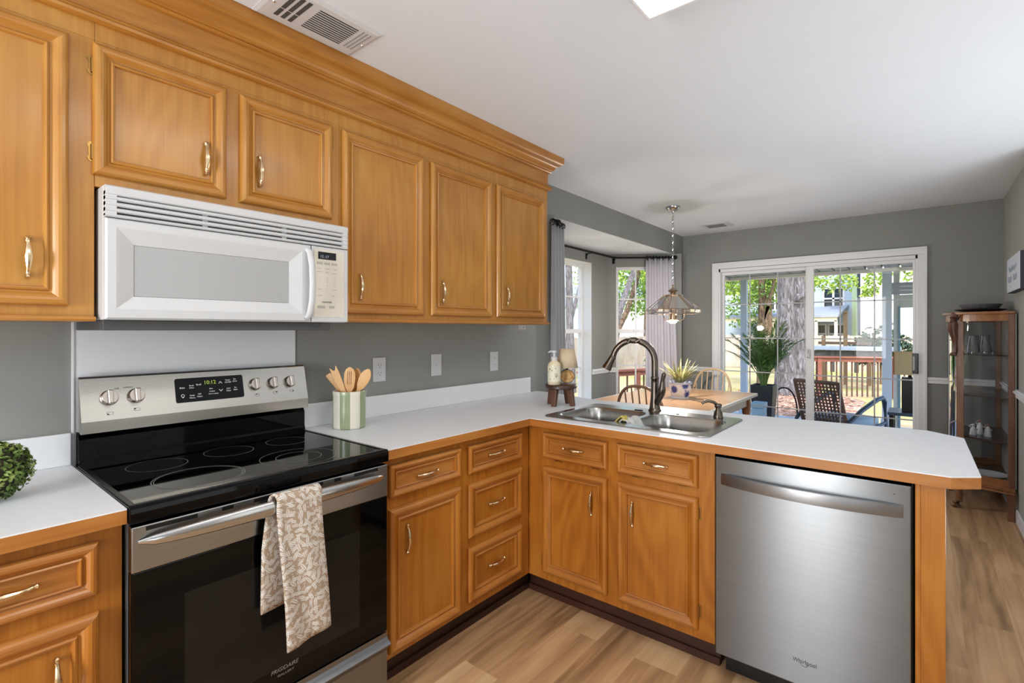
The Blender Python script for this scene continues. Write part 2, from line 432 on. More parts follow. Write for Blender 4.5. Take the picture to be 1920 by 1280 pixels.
bb('baseboard_back', (0.02, .34, D-.014, D, 0, .09), (2.21, WR-.02, D-.014, D, 0, .09))
bb('baseboard_right', (WR-.014, WR, 3.46, D-.02, 0, .09))
# ---- window 1 (bay centre), set deep between plastered returns
def window(name, P, W, z0, z1, zm, hz, lz, frame, ret=None):
    """P(s, n, z): along, outward, up; W = width; the sash frame sits at n = frame"""
    def bx(m, s0, s1, n0, n1, a, b):
        m.prism([P(s0, n0, 0)[:2], P(s1, n0, 0)[:2], P(s1, n1, 0)[:2], P(s0, n1, 0)[:2]], a, b)
    root = thing(name, P(W/2, frame, z0), None, None); tag(root, kind='structure')
    m = MB(); f = frame
    for a in ((0, .03, z0, z1), (W-.03, W, z0, z1), (.03, W-.03, z0, z0+.035), (.03, W-.03, z1-.035, z1), (.03, W-.03, zm-.022, zm+.022)): bx(m, a[0], a[1], f, f+.045, a[2], a[3])
    m.build('window_frame', TRIM, root, bevel=.003)
    if ret:
        m = MB()
        for a in ((-.001, .004, z0, z1), (W-.004, W+.001, z0, z1), (0, W, z1-.004, z1+.001), (0, W, z0-.001, z0+.004)): bx(m, a[0], a[1], 0, ret, a[2], a[3])
        m.build('window_return', TRIM, root)
        m = MB(); bx(m, -.03, W+.03, -.03, f, z0-.02, z0+.006); m.build('window_sill', TRIM, root, bevel=.004)
    m = MB()
    for z in hz: bx(m, .03, W-.03, f+.012, f+.028, z-.007, z+.007)
    bx(m, W/2-.008, W/2+.008, f+.012, f+.028, z0+.03, zm-.02); bx(m, W/2-.008, W/2+.008, f+.012, f+.028, zm+.02, z1-.03)
    m.build('muntins', TRIM, root)
    m = MB()
    for a, b in ((z0+.03, zm-.02), (zm+.02, z1-.03)): bx(m, .028, W-.028, f+.016, f+.020, a, b)
    m.build('pane', PANE, root)
    m = MB(); bx(m, W/2-.03, W/2+.03, f-.015, f, zm-.005, zm+.02); m.build('sash_lock', WHITEP, root, bevel=.003)
window('window_1', lambda s, n, z: (BC[0]-n, WY0+s, z), WY1-WY0, WZ0, WZ1, 1.34, (1.705, .95), 0, .11, .11)
window('window_2', lambda s, n, z: ang(S0+s, n, z), S1-S0, WZ0, WZ1-.004, 1.34, (1.70, .95), 0, .02)
# ---- sliding patio door
dr = thing('door_1', (1.27, D, 0), None, None); tag(dr, kind='structure')
m = MB()
for x0, x1, z0, z1 in ((.34, .41, 0, 2.03), (2.14, 2.208, 0, 2.03), (.34, 2.208, 2.03, 2.097)): m.box(x0, x1, D-.02, D, z0, z1)
for x0, x1, z0, z1 in ((.34, .36, 0, 2.075), (2.186, 2.208, 0, 2.075), (.34, 2.208, 2.075, 2.097)): m.box(x0, x1, D-.028, D-.02, z0, z1)
m.build('casing', TRIM, dr, bevel=.004)
m = MB(); m.box(.405, .425, D-.01, D+T, 0, 2.025); m.box(2.125, 2.145, D-.01, D+T, 0, 2.025); m.box(.405, 2.145, D-.01, D+T, 1.995, 2.026); m.box(.405, 2.145, D, D+T, 0, .03)
m.build('jamb', TRIM, dr)
def panel(x0, x1, y, sl, sr, vs):
    m = MB(); y1 = y+.04
    for a in ((x0, x0+sl, .03, 1.995), (x1-sr, x1, .03, 1.995), (x0+sl, x1-sr, .03, .12), (x0+sl, x1-sr, 1.965, 1.995)): m.box(a[0], a[1], y, y1, a[2], a[3])
    p = m.build('door_panel', TRIM, dr, bevel=.003)
    m = MB(); m.box(x0+sl-.002, x1-sr+.002, y+.018, y+.022, .118, 1.967); m.build('pane', PANE, p)
    m = MB()
    for z in (1.632, 1.265, .898, .534): m.box(x0+sl, x1-sr, y+.010, y+.018, z-.0055, z+.0055)
    for x in vs: m.box(x-.0055, x+.0055, y+.010, y+.018, .12, 1.965)
    m.build('muntins', MUNT, p)
    return p
panel(.425, 1.30, D+.07, .02, .055, (.71, .984))
p2 = panel(1.262, 2.125, D+.02, .062, .02, (1.549, 1.822))
h = MB(); h.box(2.102, 2.146, D-.045, D-.022, .962, 1.144); h.build('handle', BLACKP, p2, bevel=.005)
h = MB(); h.box(2.106, 2.122, D-.049, D-.045, .99, 1.12); h.build('handle_grip', INKG, p2, bevel=.002)
h = MB(); h.box(1.268, 1.29, D+.0, D+.02, 1.07, 1.16); h.build('latch', CHROME, p2, bevel=.003)

# ------------------------------------------------------------------ cabinet fronts
PROF = [(0, 0), (0, .010), (.003, .016), (.008, .0195), (.015, .021), (.022, .0195), (.028, .0155), (.034, .0100), (.039, .0080), (.0405, .0125), (.0445, .0150), (.0490, .0130), (.0508, .0050), (.0535, .0045)]
def front(name, O, u, n, w, h, parent, mv, mh, label=None):
    """moulded door or drawer front; O bottom-left corner on the face, u along, n outward"""
    O, u, n = Vector(O), Vector(u), Vector(n); z = Vector((0, 0, 1))
    m = MB(); k = min(1.0, h/.17)
    rs = []
    for d, t in PROF:
        d *= k
        rs.append([O+u*a+z*b+n*t for a, b in ((d, d), (w-d, d), (w-d, h-d), (d, h-d))])
    V = [[m.bm.verts.new(p) for p in r] for r in rs]
    for a, b in zip(V, V[1:]):
        for i in range(4):
            m.mi = 1 if i in (0, 2) else 0
            m._f([a[i], a[(i+1) % 4], b[(i+1) % 4], b[i]])
    m.mi = 0 if h > w*.7 or h > .2 else 1
    m._f(V[-1])
    m.mi = 0; m._f(V[0][::-1])
    o = m.build(name, [mv, mh], parent, origin=O)
    o.data.polygons.foreach_set('use_smooth', [False]*len(o.data.polygons))
    return o

def pull(C, a, n, parent, mt=None, L=.112):
    """bowed spindle pull, C on the surface, a along, n outward"""
    C, a, n = Vector(C), Vector(a), Vector(n)
    pts, rad = [], []
    for t, o, r in ((-.5, .006, .0005), (-.49, .007, .0035), (-.46, .007, .0062), (-.43, .008, .0038), (-.41, .009, .0028), (-.38, .010, .0048), (-.36, .0115, .0035),
                    (-.28, .0155, .0040), (-.16, .0195, .0055), (0, .021, .0075), (.16, .0195, .0055), (.28, .0155, .0040),
                    (.36, .0115, .0035), (.38, .010, .0048), (.41, .009, .0028), (.43, .008, .0038), (.46, .007, .0062), (.49, .007, .0035), (.5, .006, .0005)):
        pts.append(C+a*(t*L)+n*o); rad.append(r*1.22)
    m = MB(); m.tube(pts, rad, 10, up=n)
    for t in (-.40, .40): m.tube([C+a*(t*L)-n*.001, C+a*(t*L)+n*.010], .0038, 8, up=a)
    return m.build('handle', mt or BRASS, parent, smooth=True)
def hinge(C, a, s, n, parent, L=.058):
    C, a, s, n = Vector(C), Vector(a), Vector(s), Vector(n); m = MB()
    prof = [(-.5, .3), (-.42, .75), (-.3, 1), (-.2, .7), (.2, .7), (.3, 1), (.42, .75), (.5, .3)]
    A = [C+a*(t*L)+n*.001 for t, q in prof]; B = [C+a*(t*L)+s*(.012*q)+n*.001 for t, q in prof]
    for i in range(len(A)-1):
        for off in (0, .0018):
            m.quad(A[i]+n*off, A[i+1]+n*off, B[i+1]+n*off, B[i]+n*off)
        m.quad(B[i], B[i+1], B[i+1]+n*.0018, B[i]+n*.0018)
    m.tube([C-a*(L*.36)+n*.006, C+a*(L*.36)+n*.006], .0042, 8, up=s)
    return m.build('hinge', BRASSD, parent, smooth=True)

XF = .325                                     # upper cabinet face
ux, nx, vz = (0, 1, 0), (1, 0, 0), (0, 0, 1)
def upper(label, y0, y1, z0, z1, doors, rail=True):
    r = thing('wall_cabinet', (0, (y0+y1)/2, z0), label, 'cabinet', 'honey maple wall cabinets')
    m = MB(); m.box(.003, XF, y0, y1, z0+(.012 if rail else 0), z1); m.build('carcass', W_UZ, r, bevel=.001)
    # a grain-crossing rail laid over top and bottom of the face frame
    m = MB(); m.box(XF, XF+.0012, y0, y1, doors[0][3]+.012, z1); m.build('face_rail', W_UZ, r)
    if rail:
        m = MB(); m.sweep([(0, 0, 0), (XF+.014, 0, 0), (XF+.018, 0, .006), (XF+.014, 0, .013), (0, 0, .013)], (.003, y0, z0), (.003, y1, z0)); m.build('light_rail', W_UY, r)
    for a, b, c, d, side, hy, hz in doors:
        f = front('door', (XF, a, c), ux, nx, b-a, d-c, r, W_UZ, W_UY)
        pull((XF+.005, hy, hz), vz, nx, f)
        if side:
            ys = a if side < 0 else b
            for t in (.17, .83): hinge((XF, ys, c+(d-c)*(t if d-c < .5 else (.09 if t < .5 else .91))), vz, (0, side, 0), nx, f)
    return r
upper('tall honey maple wall cabinet at the far left edge, beside the white microwave', -.95, -.337, 1.378, 2.25, [(-.90, -.394, 1.42, 2.171, 0, -.475, 1.545)])
upper('short honey maple wall cabinet with two doors above the white microwave', -.336, .434, 1.765, 2.25, [(-.346+.004, .009, 1.798, 2.172, -1, -.054, 1.917), (.053, .398, 1.796, 2.168, 1, .119, 1.918)], rail=False)
upper('long honey maple wall cabinet with three tall doors above the outlets', .435, 1.885, 1.386, 2.25, [(.444, .870, 1.421, 2.169, 1, .528, 1.536), (.916, 1.348, 1.423, 2.162, 1, .992, 1.54), (1.392, 1.842, 1.426, 2.163, 1, 1.482, 1.545)])
# frieze, bead and crown above the cabinets
r = thing('crown_moulding', (.2, .4, 2.25), 'honey maple frieze and crown moulding running along the ceiling above the wall cabinets', 'moulding')
m = MB(); m.box(.003, XF+.006, -.95, 1.885, 2.2505, 2.40); m.build('frieze', W_UY, r)
def run(name, prof, yend, mt):
    """profile in (x, z) swept along the cabinet tops and mitred round the right end"""
    m = MB(); P = [(-.95, 0)]
    a = [m.bm.verts.new((x, -.95, z)) for x, z in prof]; b = [m.bm.verts.new((x, yend+(x-XF), z)) for x, z in prof]; c = [m.bm.verts.new((.003, yend+(x-XF), z)) for x, z in prof]
    n = len(prof)
    for A, B in ((a, b), (b, c)):
        for i in range(n-1): m._f([A[i], A[i+1], B[i+1], B[i]])
    return m.build(name, mt, r, smooth=True)
run('bead', [(XF, 2.232), (XF+.012, 2.232), (XF+.021, 2.237), (XF+.023, 2.245), (XF+.016, 2.25), (XF+.02, 2.255), (XF+.012, 2.262), (XF+.005, 2.266)], 1.886, W_UY)
run('crown', [(XF+.005, 2.338), (XF+.014, 2.34), (XF+.022, 2.347), (XF+.018, 2.353), (XF+.026, 2.357), (XF+.032, 2.364), (XF+.04, 2.378), (XF+.054, 2.388), (XF+.066, 2.393), (XF+.07, 2.398), (XF+.077, 2.402), (XF+.077, 2.4405), (XF-.1, 2.4405)], 1.886, W_UY)

# ------------------------------------------------------------------ base cabinets
BX = .61; PY = 1.327
r = thing('base_cabinet', (.3, -.62, 0), 'orange oak base cabinet left of the range, drawer over door', 'cabinet', 'orange oak base cabinets')
m = MB(); m.box(.003, BX, -.95, -.337, .115, .875); m.build('carcass', W_LZ, r, bevel=.001)
m = MB(); m.box(.003, .55, -.95, -.337, 0, .115); m.build('toe_kick', W_TOE, r)
f = front('drawer', (BX, -.87, .715), ux, nx, .485, .128, r, W_LZ, W_LY); pull((BX+.005, -.545, .778), ux, nx, f)
f = front('door', (BX, -.87, .14), ux, nx, .486, .532, r, W_LZ, W_LY); pull((BX+.005, -.46, .545), vz, nx, f)
r = thing('base_cabinet', (.3, .65, 0), 'orange oak base cabinet just right of the range, one drawer over one door', 'cabinet', 'orange oak base cabinets')
m = MB(); m.box(.003, BX, .435, .858, .115, .875); m.build('carcass', W_LZ, r, bevel=.001)
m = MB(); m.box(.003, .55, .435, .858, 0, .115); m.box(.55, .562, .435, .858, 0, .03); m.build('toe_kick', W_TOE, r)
f = front('drawer', (BX, .462, .722), ux, nx, .372, .124, r, W_LZ, W_LY); pull((BX+.005, .650, .778), ux, nx, f)
f = front('door', (BX, .462, .138), ux, nx, .372, .54, r, W_LZ, W_LY); pull((BX+.005, .547, .547), vz, nx, f)
for t in (.22, .58): hinge((BX, .834, t), vz, ux, nx, f)
r = thing('base_cabinet', (.3, 1.07, 0), 'orange oak base cabinet with a stack of three drawers in the corner', 'cabinet', 'orange oak base cabinets')
m = MB(); m.box(.003, BX, .8585, 1.26, .115, .875); m.box(.003, BX, 1.26, PY, .115, .875); m.build('carcass', W_LZ, r, bevel=.001)
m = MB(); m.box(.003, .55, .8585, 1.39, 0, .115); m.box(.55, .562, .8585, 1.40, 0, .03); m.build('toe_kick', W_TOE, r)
for a, b in ((.718, .843), (.436, .673), (.153, .39)):
    f = front('drawer', (BX, .882, a), ux, nx, .374, b-a, r, W_LZ, W_LY); pull((BX+.005, 1.068, (a+b)/2-.002), ux, nx, f)
up_, ny = (1, 0, 0), (0, -1, 0)
r = thing('base_cabinet', (1.08, 1.6, 0), 'orange oak sink base cabinet with two doors and two tilt fronts, under the sink', 'cabinet', 'orange oak base cabinets')
m = MB(); m.box(BX+.001, 1.536, PY, PY+.018, .115, .875); m.box(BX+.001, .63, PY+.018, 2.0, .115, .875); m.box(1.518, 1.536, PY+.018, 2.0, .115, .875); m.box(.63, 1.518, PY+.018, 2.0, .115, .135)
m.build('carcass', W_LZ, r, bevel=.001)
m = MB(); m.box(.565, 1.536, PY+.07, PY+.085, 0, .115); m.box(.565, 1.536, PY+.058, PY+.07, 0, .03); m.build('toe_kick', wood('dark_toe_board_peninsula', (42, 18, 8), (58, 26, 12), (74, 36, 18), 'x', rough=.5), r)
for x0, x1, z0, z1, hx in ((.705, 1.065, .722, .848, .881), (1.114, 1.473, .720, .850, 1.293)):
    f = front('drawer', (x0, PY, z0), up_, ny, x1-x0, z1-z0, r, W_LZ, W_LX); pull((hx, PY-.005, .783), up_, ny, f)
    for t in (.25, .82): hinge((x0+(x1-x0)*t, PY, z0), up_, (0, 0, -1), ny, f, .05)
f = front('door', (.704, PY, .155), up_, ny, .361, .527, r, W_LZ, W_LX); pull((.981, PY-.005, .553), vz, ny, f)
for t in (.21, .61): hinge((.704, PY, t), vz, (-1, 0, 0), ny, f)
f = front('door', (1.114, PY, .152), up_, ny, .359, .529, r, W_LZ, W_LX); pull((1.187, PY-.005, .553), vz, ny, f)
for t in (.225, .619): hinge((1.473, PY, t), vz, (1, 0, 0), ny, f)
# end panel and back of the peninsula
r = thing('peninsula_panel', (2.19, 1.6, 0), 'orange oak end panel of the peninsula, right of the dishwasher', 'panel')
m = MB(); m.box(2.159, 2.226, 1.31, 1.33, 0, .875); m.box(2.176, 2.226, 1.33, 2.0, 0, .875); m.build('end_panel', W_LZ, r, bevel=.0015)
m = MB(); m.box(2.153, 2.166, 1.304, 1.312, 0, .875); m.build('scribe_strip', W_LZ, r, bevel=.002)
m = MB(); m.box(.01, 2.176, 2.0, 2.018, 0, .875); m.build('back_panel', WALLM, r)

# ------------------------------------------------------------------ counters
def counter(name, label, outer, edges, hole=None, splash=None):
    root = thing(name, (outer[0][0]+.3, outer[0][1], .876), label, 'countertop')
    m = MB(); bm = m.bm
    for lp in [outer]+([hole] if hole else []):
        vs = [bm.verts.new((x, y, .9105)) for x, y in lp]
        for i in range(len(vs)): bm.edges.new((vs[i], vs[(i+1) % len(vs)]))
    g = bmesh.ops.triangle_fill(bm, edges=bm.edges[:], use_beauty=True)
    fs = [f for f in g['geom'] if isinstance(f, bmesh.types.BMFace)]
    ex = bmesh.ops.extrude_face_region(bm, geom=fs)
    bmesh.ops.translate(bm, verts=[v for v in ex['geom'] if isinstance(v, bmesh.types.BMVert)], vec=(0, 0, .0035))
    m.build('laminate_top', LAM, root)
    # wood nosing along the listed edges (indices of outer)
    n = len(outer); cx = Vector((0, 0))
    inn = []
    for i in range(n):
        p0, p1, p2 = (Vector(outer[(i+k) % n]) for k in (-1, 0, 1))
        d0, d1 = (p1-p0).normalized(), (p2-p1).normalized()
        n0, n1 = Vector((-d0.y, d0.x)), Vector((-d1.y, d1.x))
        q = (n0+n1); q = q/(q.dot(n0)) if abs(q.dot(n0)) > 1e-5 else n0
        inn.append(p1+q*.02)
    ax = {}
    for i in edges:
        a, b = outer[i], outer[(i+1) % n]; c, d = inn[(i+1) % n], inn[i]
        k = 'y' if abs(a[0]-b[0]) < abs(a[1]-b[1]) else 'x'
        m = MB(); m.prism([a, b, tuple(c), tuple(d)], .8765, .9105); m.build('wood_edge', W_LY if k == 'y' else W_LX, root)
    if splash:
        m = MB()
        for s in splash: m.box(*s)
        m.build('backsplash', LAM, root, bevel=.003)
    return root
def rrect(x0, x1, y0, y1, r, k=5):
    P = []
    for cx, cy, a0 in ((x1-r, y0+r, -PI/2), (x1-r, y1-r, 0), (x0+r, y1-r, PI/2), (x0+r, y0+r, PI)):
        for i in range(k+1):
            a = a0+PI/2*i/k; P.append((cx+r*math.cos(a), cy+r*math.sin(a)))
    return P
counter('countertop', 'white laminate L-shaped countertop with honey wood edge running out as the peninsula',
        [(.003, .436), (.648, .436), (.648, 1.289), (2.238, 1.289), (2.308, 1.346), (2.303, 2.026), (2.188, 2.132), (1.44, 2.07), (.525, 2.072), (.14, 2.2), (.003, 2.2)], [1, 2, 3, 4, 5, 6, 7],
        rrect(.683, 1.477, 1.389, 1.885, .03), [(.003, .02, .436, 2.112, .9142, 1.02)])
counter('countertop', 'white laminate countertop with wood edge at the left of the range, holding the leafy ball',
        [(.003, -.95), (.648, -.95), (.648, -.336), (.003, -.336)], [1, 2], None, [(.003, .02, -.95, -.336, .9142, 1.018)])
r = thing('splash_panel', (.002, .045, .915), 'plain white splash panel on the wall behind the range', 'panel')
box('panel', plain('white_splash', (230, 232, 236), .4, 0, .01), r, .0005, .005, -.327, .416, .90, 1.38, .001)
box('edge_strip', TRIM, r, .0005, .008, -.334, -.327, .90, 1.38, .001)
# ------------------------------------------------------------------ microwave
r = thing('microwave', (.2, .05, 1.352), 'white over-the-range microwave hanging under the short wall cabinet', 'microwave')
MF = .372
box('body', WHITEP, r, .003, MF, -.3275, .4315, 1.382, 1.762, .003)
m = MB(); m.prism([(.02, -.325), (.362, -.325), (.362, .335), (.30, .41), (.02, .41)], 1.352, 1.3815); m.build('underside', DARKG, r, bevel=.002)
# louvred vent across the top
m = MB(); m.box(MF, .378, -.325, .43, 1.674, 1.758); v = m.build('vent_grille', plain('vent_slot_grey', (74, 75, 76), .6), r)
m = MB(); LX = .396
def louver(z0, z1, y0=-.326, y1=.431): m.sweep([(MF, 0, z0), (LX-.004, 0, z0), (LX, 0, z0+.003), (LX, 0, z1-.004), (LX-.006, 0, z1), (MF, 0, z1)], (0, y0, 0), (0, y1, 0))
louver(1.734, 1.762)
for k in range(3): louver(1.7225-k*.0165-.0025, 1.7225-k*.0165+.0095)
louver(1.672, 1.6815)
for y0, y1 in ((-.326, -.300), (-.080, -.065), (.175, .19), (.41, .431)): m.box(MF, LX-(.002 if abs(y0) > .25 else .011), y0, y1, 1.675, 1.745)
m.build('louvres', WHITEP, v, bevel=.0008)
# door with a bevelled picture frame round the window
DY0, DY1, DZ0, DZT = -.3265, .278, 1.3835, 1.669
m = MB()
def rr(y0, y1, z0, z1, x): return [(x, y0, z0), (x, y1, z0), (x, y1, z1), (x, y0, z1)]
m.rings([rr(DY0, DY1, DZ0, DZT, MF), rr(DY0, DY1, DZ0, DZT, .390), rr(DY0+.005, DY1-.003, DZ0+.005, DZT-.004, .3955), rr(-.302, .243, 1.413, 1.644, .396), rr(-.296, .237, 1.419, 1.638, .3945), rr(-.259, .200, 1.450, 1.600, .383), rr(-.257, .198, 1.452, 1.598, .379)], True, True)
d = m.build('door', WHITEP, r)
box('window', GREYWIN, d, .3795, .3825, -.2575, .1985, 1.4515, 1.5985, 0)
m = MB()
P = [(.396, .262, 1.652), (.410, .266, 1.638), (.420, .268, 1.59), (.424, .268, 1.525), (.420, .268, 1.46), (.410, .266, 1.415), (.396, .262, 1.398)]
m.tube(P, [.012, .013, .012, .0115, .012, .013, .012], 12, flat=.75, up=(0, 1, 0)); m.build('handle', WHITEP, d, smooth=True)
box('control_panel', WHITEP, r, MF, .3945, .2805, .4315, 1.3835, 1.669, .003)
cp = box('keypad', CREAM, r, .3944, .3956, .290, .414, 1.402, 1.660, .0015)
dp = box('display', BLACKP, r, .3955, .3966, .305, .379, 1.622, 1.650, .001)
R_, U_ = (0, 1, 0), (0, 0, 1)
text('digits', '12 :17', (.3968, .313, 1.632), .014, R_, U_, LEDB, dp)
def pad(y, z, w, h, mt=GREYBTN): return MB().box(.3954, .3962, y-w/2, y+w/2, z-h/2, z+h/2)
for y in (.312, .342, .372):
    b = pad(y, 1.607, .024, .009); b.build('button', GREYBTN, cp, bevel=.0006)
for y, z, t in ((.310, 1.587, 'Pizza'), (.342, 1.587, 'Potato'), (.374, 1.587, 'Cook'), (.310, 1.574, 'Defrost'), (.342, 1.573, 'Power'), (.374, 1.571, 'Popcorn')):
    text('key_label', t, (.3959, y, z), .0062, R_, U_, GREYBTN, cp, 'CENTER')
for k, t in enumerate('123456789'):
    text('key_label', t, (.3959, .312+.030*(k % 3), 1.552-.0145*(k//3)), .008, R_, U_, GREYBTN, cp, 'CENTER')
for y, t in ((.312, 'Clear'), (.342, '0'), (.372, 'Timer')): text('key_label', t, (.3959, y, 1.508), .0068, R_, U_, GREYBTN, cp, 'CENTER')
for y, t in ((.312, 'STOP'), (.366, 'ON')): text('key_label', t, (.3959, y, 1.484), .0065, R_, U_, GREYBTN, cp, 'CENTER')
text('logo', 'KENMORE', (.3959, .341, 1.459), .0095, R_, U_, INK, cp, 'CENTER', sx=.9)
for y, w_ in ((.318, .032), (.362, .022)): pad(y, 1.441, w_, .010).build('button', GREYBTN, cp, bevel=.0006)

# ------------------------------------------------------------------ range
RY0, RY1 = -.334, .431
r = thing('range', (.33, .05, 0), 'freestanding stainless electric range with black glass cooktop and oven door', 'stove')
box('body', DARKG, r, .03, .628, RY0+.004, RY1-.004, .02, .894, .002)
m = MB()   # cooktop: glass plate with a rolled black rim
m.sweep([(.052, 0, .894), (.052, 0, .922), (.062, 0, .922), (.068, 0, .917), (.63, 0, .917), (.652, 0, .9195), (.659, 0, .914), (.661, 0, .90), (.660, 0, .876), (.63, 0, .873), (.6, 0, .894)], (0, RY0, 0), (0, RY1, 0))
ct = m.build('cooktop', BLACKG, r, bevel=.003)
m = MB()
for y in (RY0+.004, RY1-.004-.012): m.box(.07, .645, y, y+.012, .9172, .9192)
m.box(.635, .647, RY0+.016, RY1-.016, .9172, .9186)
m.build('rim', BLACKP, ct, bevel=.0009)
RING = plain('grey_burner_line', (120, 120, 118), .35)
def ring(cx, cy, rad):
    m = MB()
    for R1 in (rad,):
        a = [[(cx+(R1+d)*math.cos(2*PI*k/64), cy+(R1+d)*math.sin(2*PI*k/64), .9174) for k in range(64)] for d in (-.0011, .0011)]
        m.rings(a)
    m.build('burner_ring', RING, ct)
ring(.245, -.163, .082); ring(.495, -.125, .118); ring(.495, -.125, .112); ring(.228, .058, .078); ring(.497, .178, .121); ring(.497, .178, .072); ring(.226, .268, .073)
# black riser and sloping stainless console
m = MB(); m.sweep([(.03, 0, .90), (.075, 0, .90), (.075, 0, .93), (.0705, 0, .938), (.0705, 0, 1.0), (.064, 0, 1.008), (.055, 0, 1.022), (.03, 0, 1.022)], (0, RY0+.006, 0), (0, RY1-.006, 0)); m.build('riser', BLACKG, r, bevel=.002)
CS = [(.028, 1.02), (.089, 1.018), (.0905, 1.057), (.0545, 1.194), (.05, 1.199), (.028, 1.199)]
m = MB(); m.sweep([(x, 0, z) for x, z in CS], (0, RY0+.009, 0), (0, RY1, 0)); con = m.build('console', steel('brushed_steel_console', (196, 192, 184), .24, 'y', .5), r, bevel=.0015)
sl = Vector((.0545-.0905, 0, 1.194-1.057)).normalized(); sn = Vector((sl.z, 0, -sl.x))
def con_pt(y, z, off=0):
    t = (z-1.057)/(1.194-1.057); return Vector((sm(.0905, .0545, t), y, z))+sn*off
KN = plain('satin_knob', (196, 186, 178), .25, 1.0, .03, 80)
def knob(y, z, rad):
    c = con_pt(y, z); m = MB(); n = 28
    e1, e2 = Vector((0, 1, 0)), sl
    def rg(R, h): return [c+sn*h+e1*(R*math.cos(2*PI*k/n))+e2*(R*math.sin(2*PI*k/n)) for k in range(n)]
    m.rings([rg(rad*1.02, 0), rg(rad*1.02, .006), rg(rad*.96, .008), rg(rad*.92, .016), rg(rad*.86, .019)], True, True)
    k = m.build('knob', KN, con, smooth=True)
    m = MB(); q = []
    for a, b in ((-.30, -1), (.30, -1), (.34, 1), (-.34, 1)): q.append((a*rad, b*rad*.95))
    rs = [[c+sn*h+e1*(a*f)+e2*(b*f2) for a, b in q] for h, f, f2 in ((.012, 1, 1), (.029, .9, .96), (.031, .7, .9))]
    m.rings(rs, True, True); m.build('grip', KN, k, bevel=.0015)
for y in (-.251, -.178): knob(y, 1.128, .0245)
for y in (.215, .287, .357): knob(y, 1.133, .0235)
def on_con(y, z): return con_pt(y, z, .0004)
for k, (y, z) in enumerate(((-.251, 1.078), (-.178, 1.083), (.218, 1.092), (.292, 1.094), (.362, 1.096))):
    m = MB(); c = on_con(y, z); e1 = Vector((0, 1, 0))
    def seg(a, b, w): 
        d = (b-a).normalized(); s = d.cross(sn)*w
        m.quad(a-s, b-s, b+s, a+s)
    q = [c+e1*a+sl*b for a, b in ((-.008, -.004), (.008, -.004), (.008, .004), (-.008, .004))]
    for a, b in zip(q, q[1:]+q[:1]): seg(a, b, .0004)
    dy, dz = ((-.005, -.0025), (-.005, .0025), (0, .0025), (.005, .0025), (.005, -.0025))[k]
    o_ = c+e1*dy+sl*dz; m.quad(*[o_+e1*a+sl*b for a, b in ((-.0022, -.0022), (.0022, -.0022), (.0022, .0022), (-.0022, .0022))])
    m.build('burner_mark', INK, con)
text('lettering', 'OFF', on_con(-.229, 1.156), .0075, R_, sl, INK, con, 'CENTER'); text('lettering', 'SURFACE', on_con(-.198, 1.158), .0065, R_, sl, INK, con, 'CENTER')
m = MB(); n_ = 6
pts = []
for cx, cz, a0 in ((.163, 1.096, -PI/2), (.163, 1.168, 0), (-.055, 1.168, PI/2), (-.055, 1.096, PI)):
    for i in range(n_): a = a0+PI/2*i/(n_-1); pts.append((cx+.007*math.cos(a), cz+.007*math.sin(a)))
m.rings([[con_pt(y, z, h) for y, z in pts] for h in (0, .0018)], True, True)
pn = m.build('display_panel', BLACKG, r)
def pt(y, z): return con_pt(y, z, .0023)
for y, z, t, s in ((-.040, 1.141, 'Bake', .0085), (-.010, 1.147, 'Broil', .0075), (-.010, 1.139, 'Hi/Lo', .0070), (.014, 1.149, 'Broil', .0085), (-.010, 1.112, 'Keep', .0072), (-.010, 1.103, 'Warm', .0072), (.014, 1.115, 'Self', .0072), (.014, 1.106, 'Clean', .0075),
                   (.054, 1.131, 'Bake', .006), (.057, 1.121, 'Preheat', .006), (.061, 1.112, 'Door Locked', .006), (.115, 1.158, 'Timer', .0075), (.115, 1.150, 'On/Off', .0075), (.140, 1.160, 'Set', .0075), (.140, 1.152, 'Clock', .0070), (.115, 1.126, 'STOP', .006), (.115, 1.118, 'Clear', .0075), (.140, 1.128, 'Set', .007), (.140, 1.120, 'Start', .0075)):
    text('lettering', t, pt(y, z), s, R_, sl, INKW, pn, 'CENTER')
text('digits', '10:12', pt(.052, 1.154), .020, R_, sl, LEDG, pn, 'CENTER', sx=.95)
m = MB(); e1 = Vector((0, 1, 0))
for cz, sg in ((1.151, 1), (1.122, -1)):
    c = pt(.088, cz)
    for s_ in (-1, 1):
        a = c+e1*(s_*.006)-sl*(sg*.004); b = c+sl*(sg*.004); dd = (b-a).normalized().cross(sn)*.0008
        m.quad(a-dd, b-dd, b+dd, a+dd)
c = pt(-.040, 1.113); m.rings([[c+e1*(q*math.cos(2*PI*k/20))+sl*(q*math.sin(2*PI*k/20)) for k in range(20)] for q in (.0042, .0055)])
m.quad(*[c-sl*.008+e1*a+sl*b for a, b in ((-.002, 0), (.002, 0), (.002, .002), (-.002, .002))])
m.build('arrow_marks', INKW, pn)
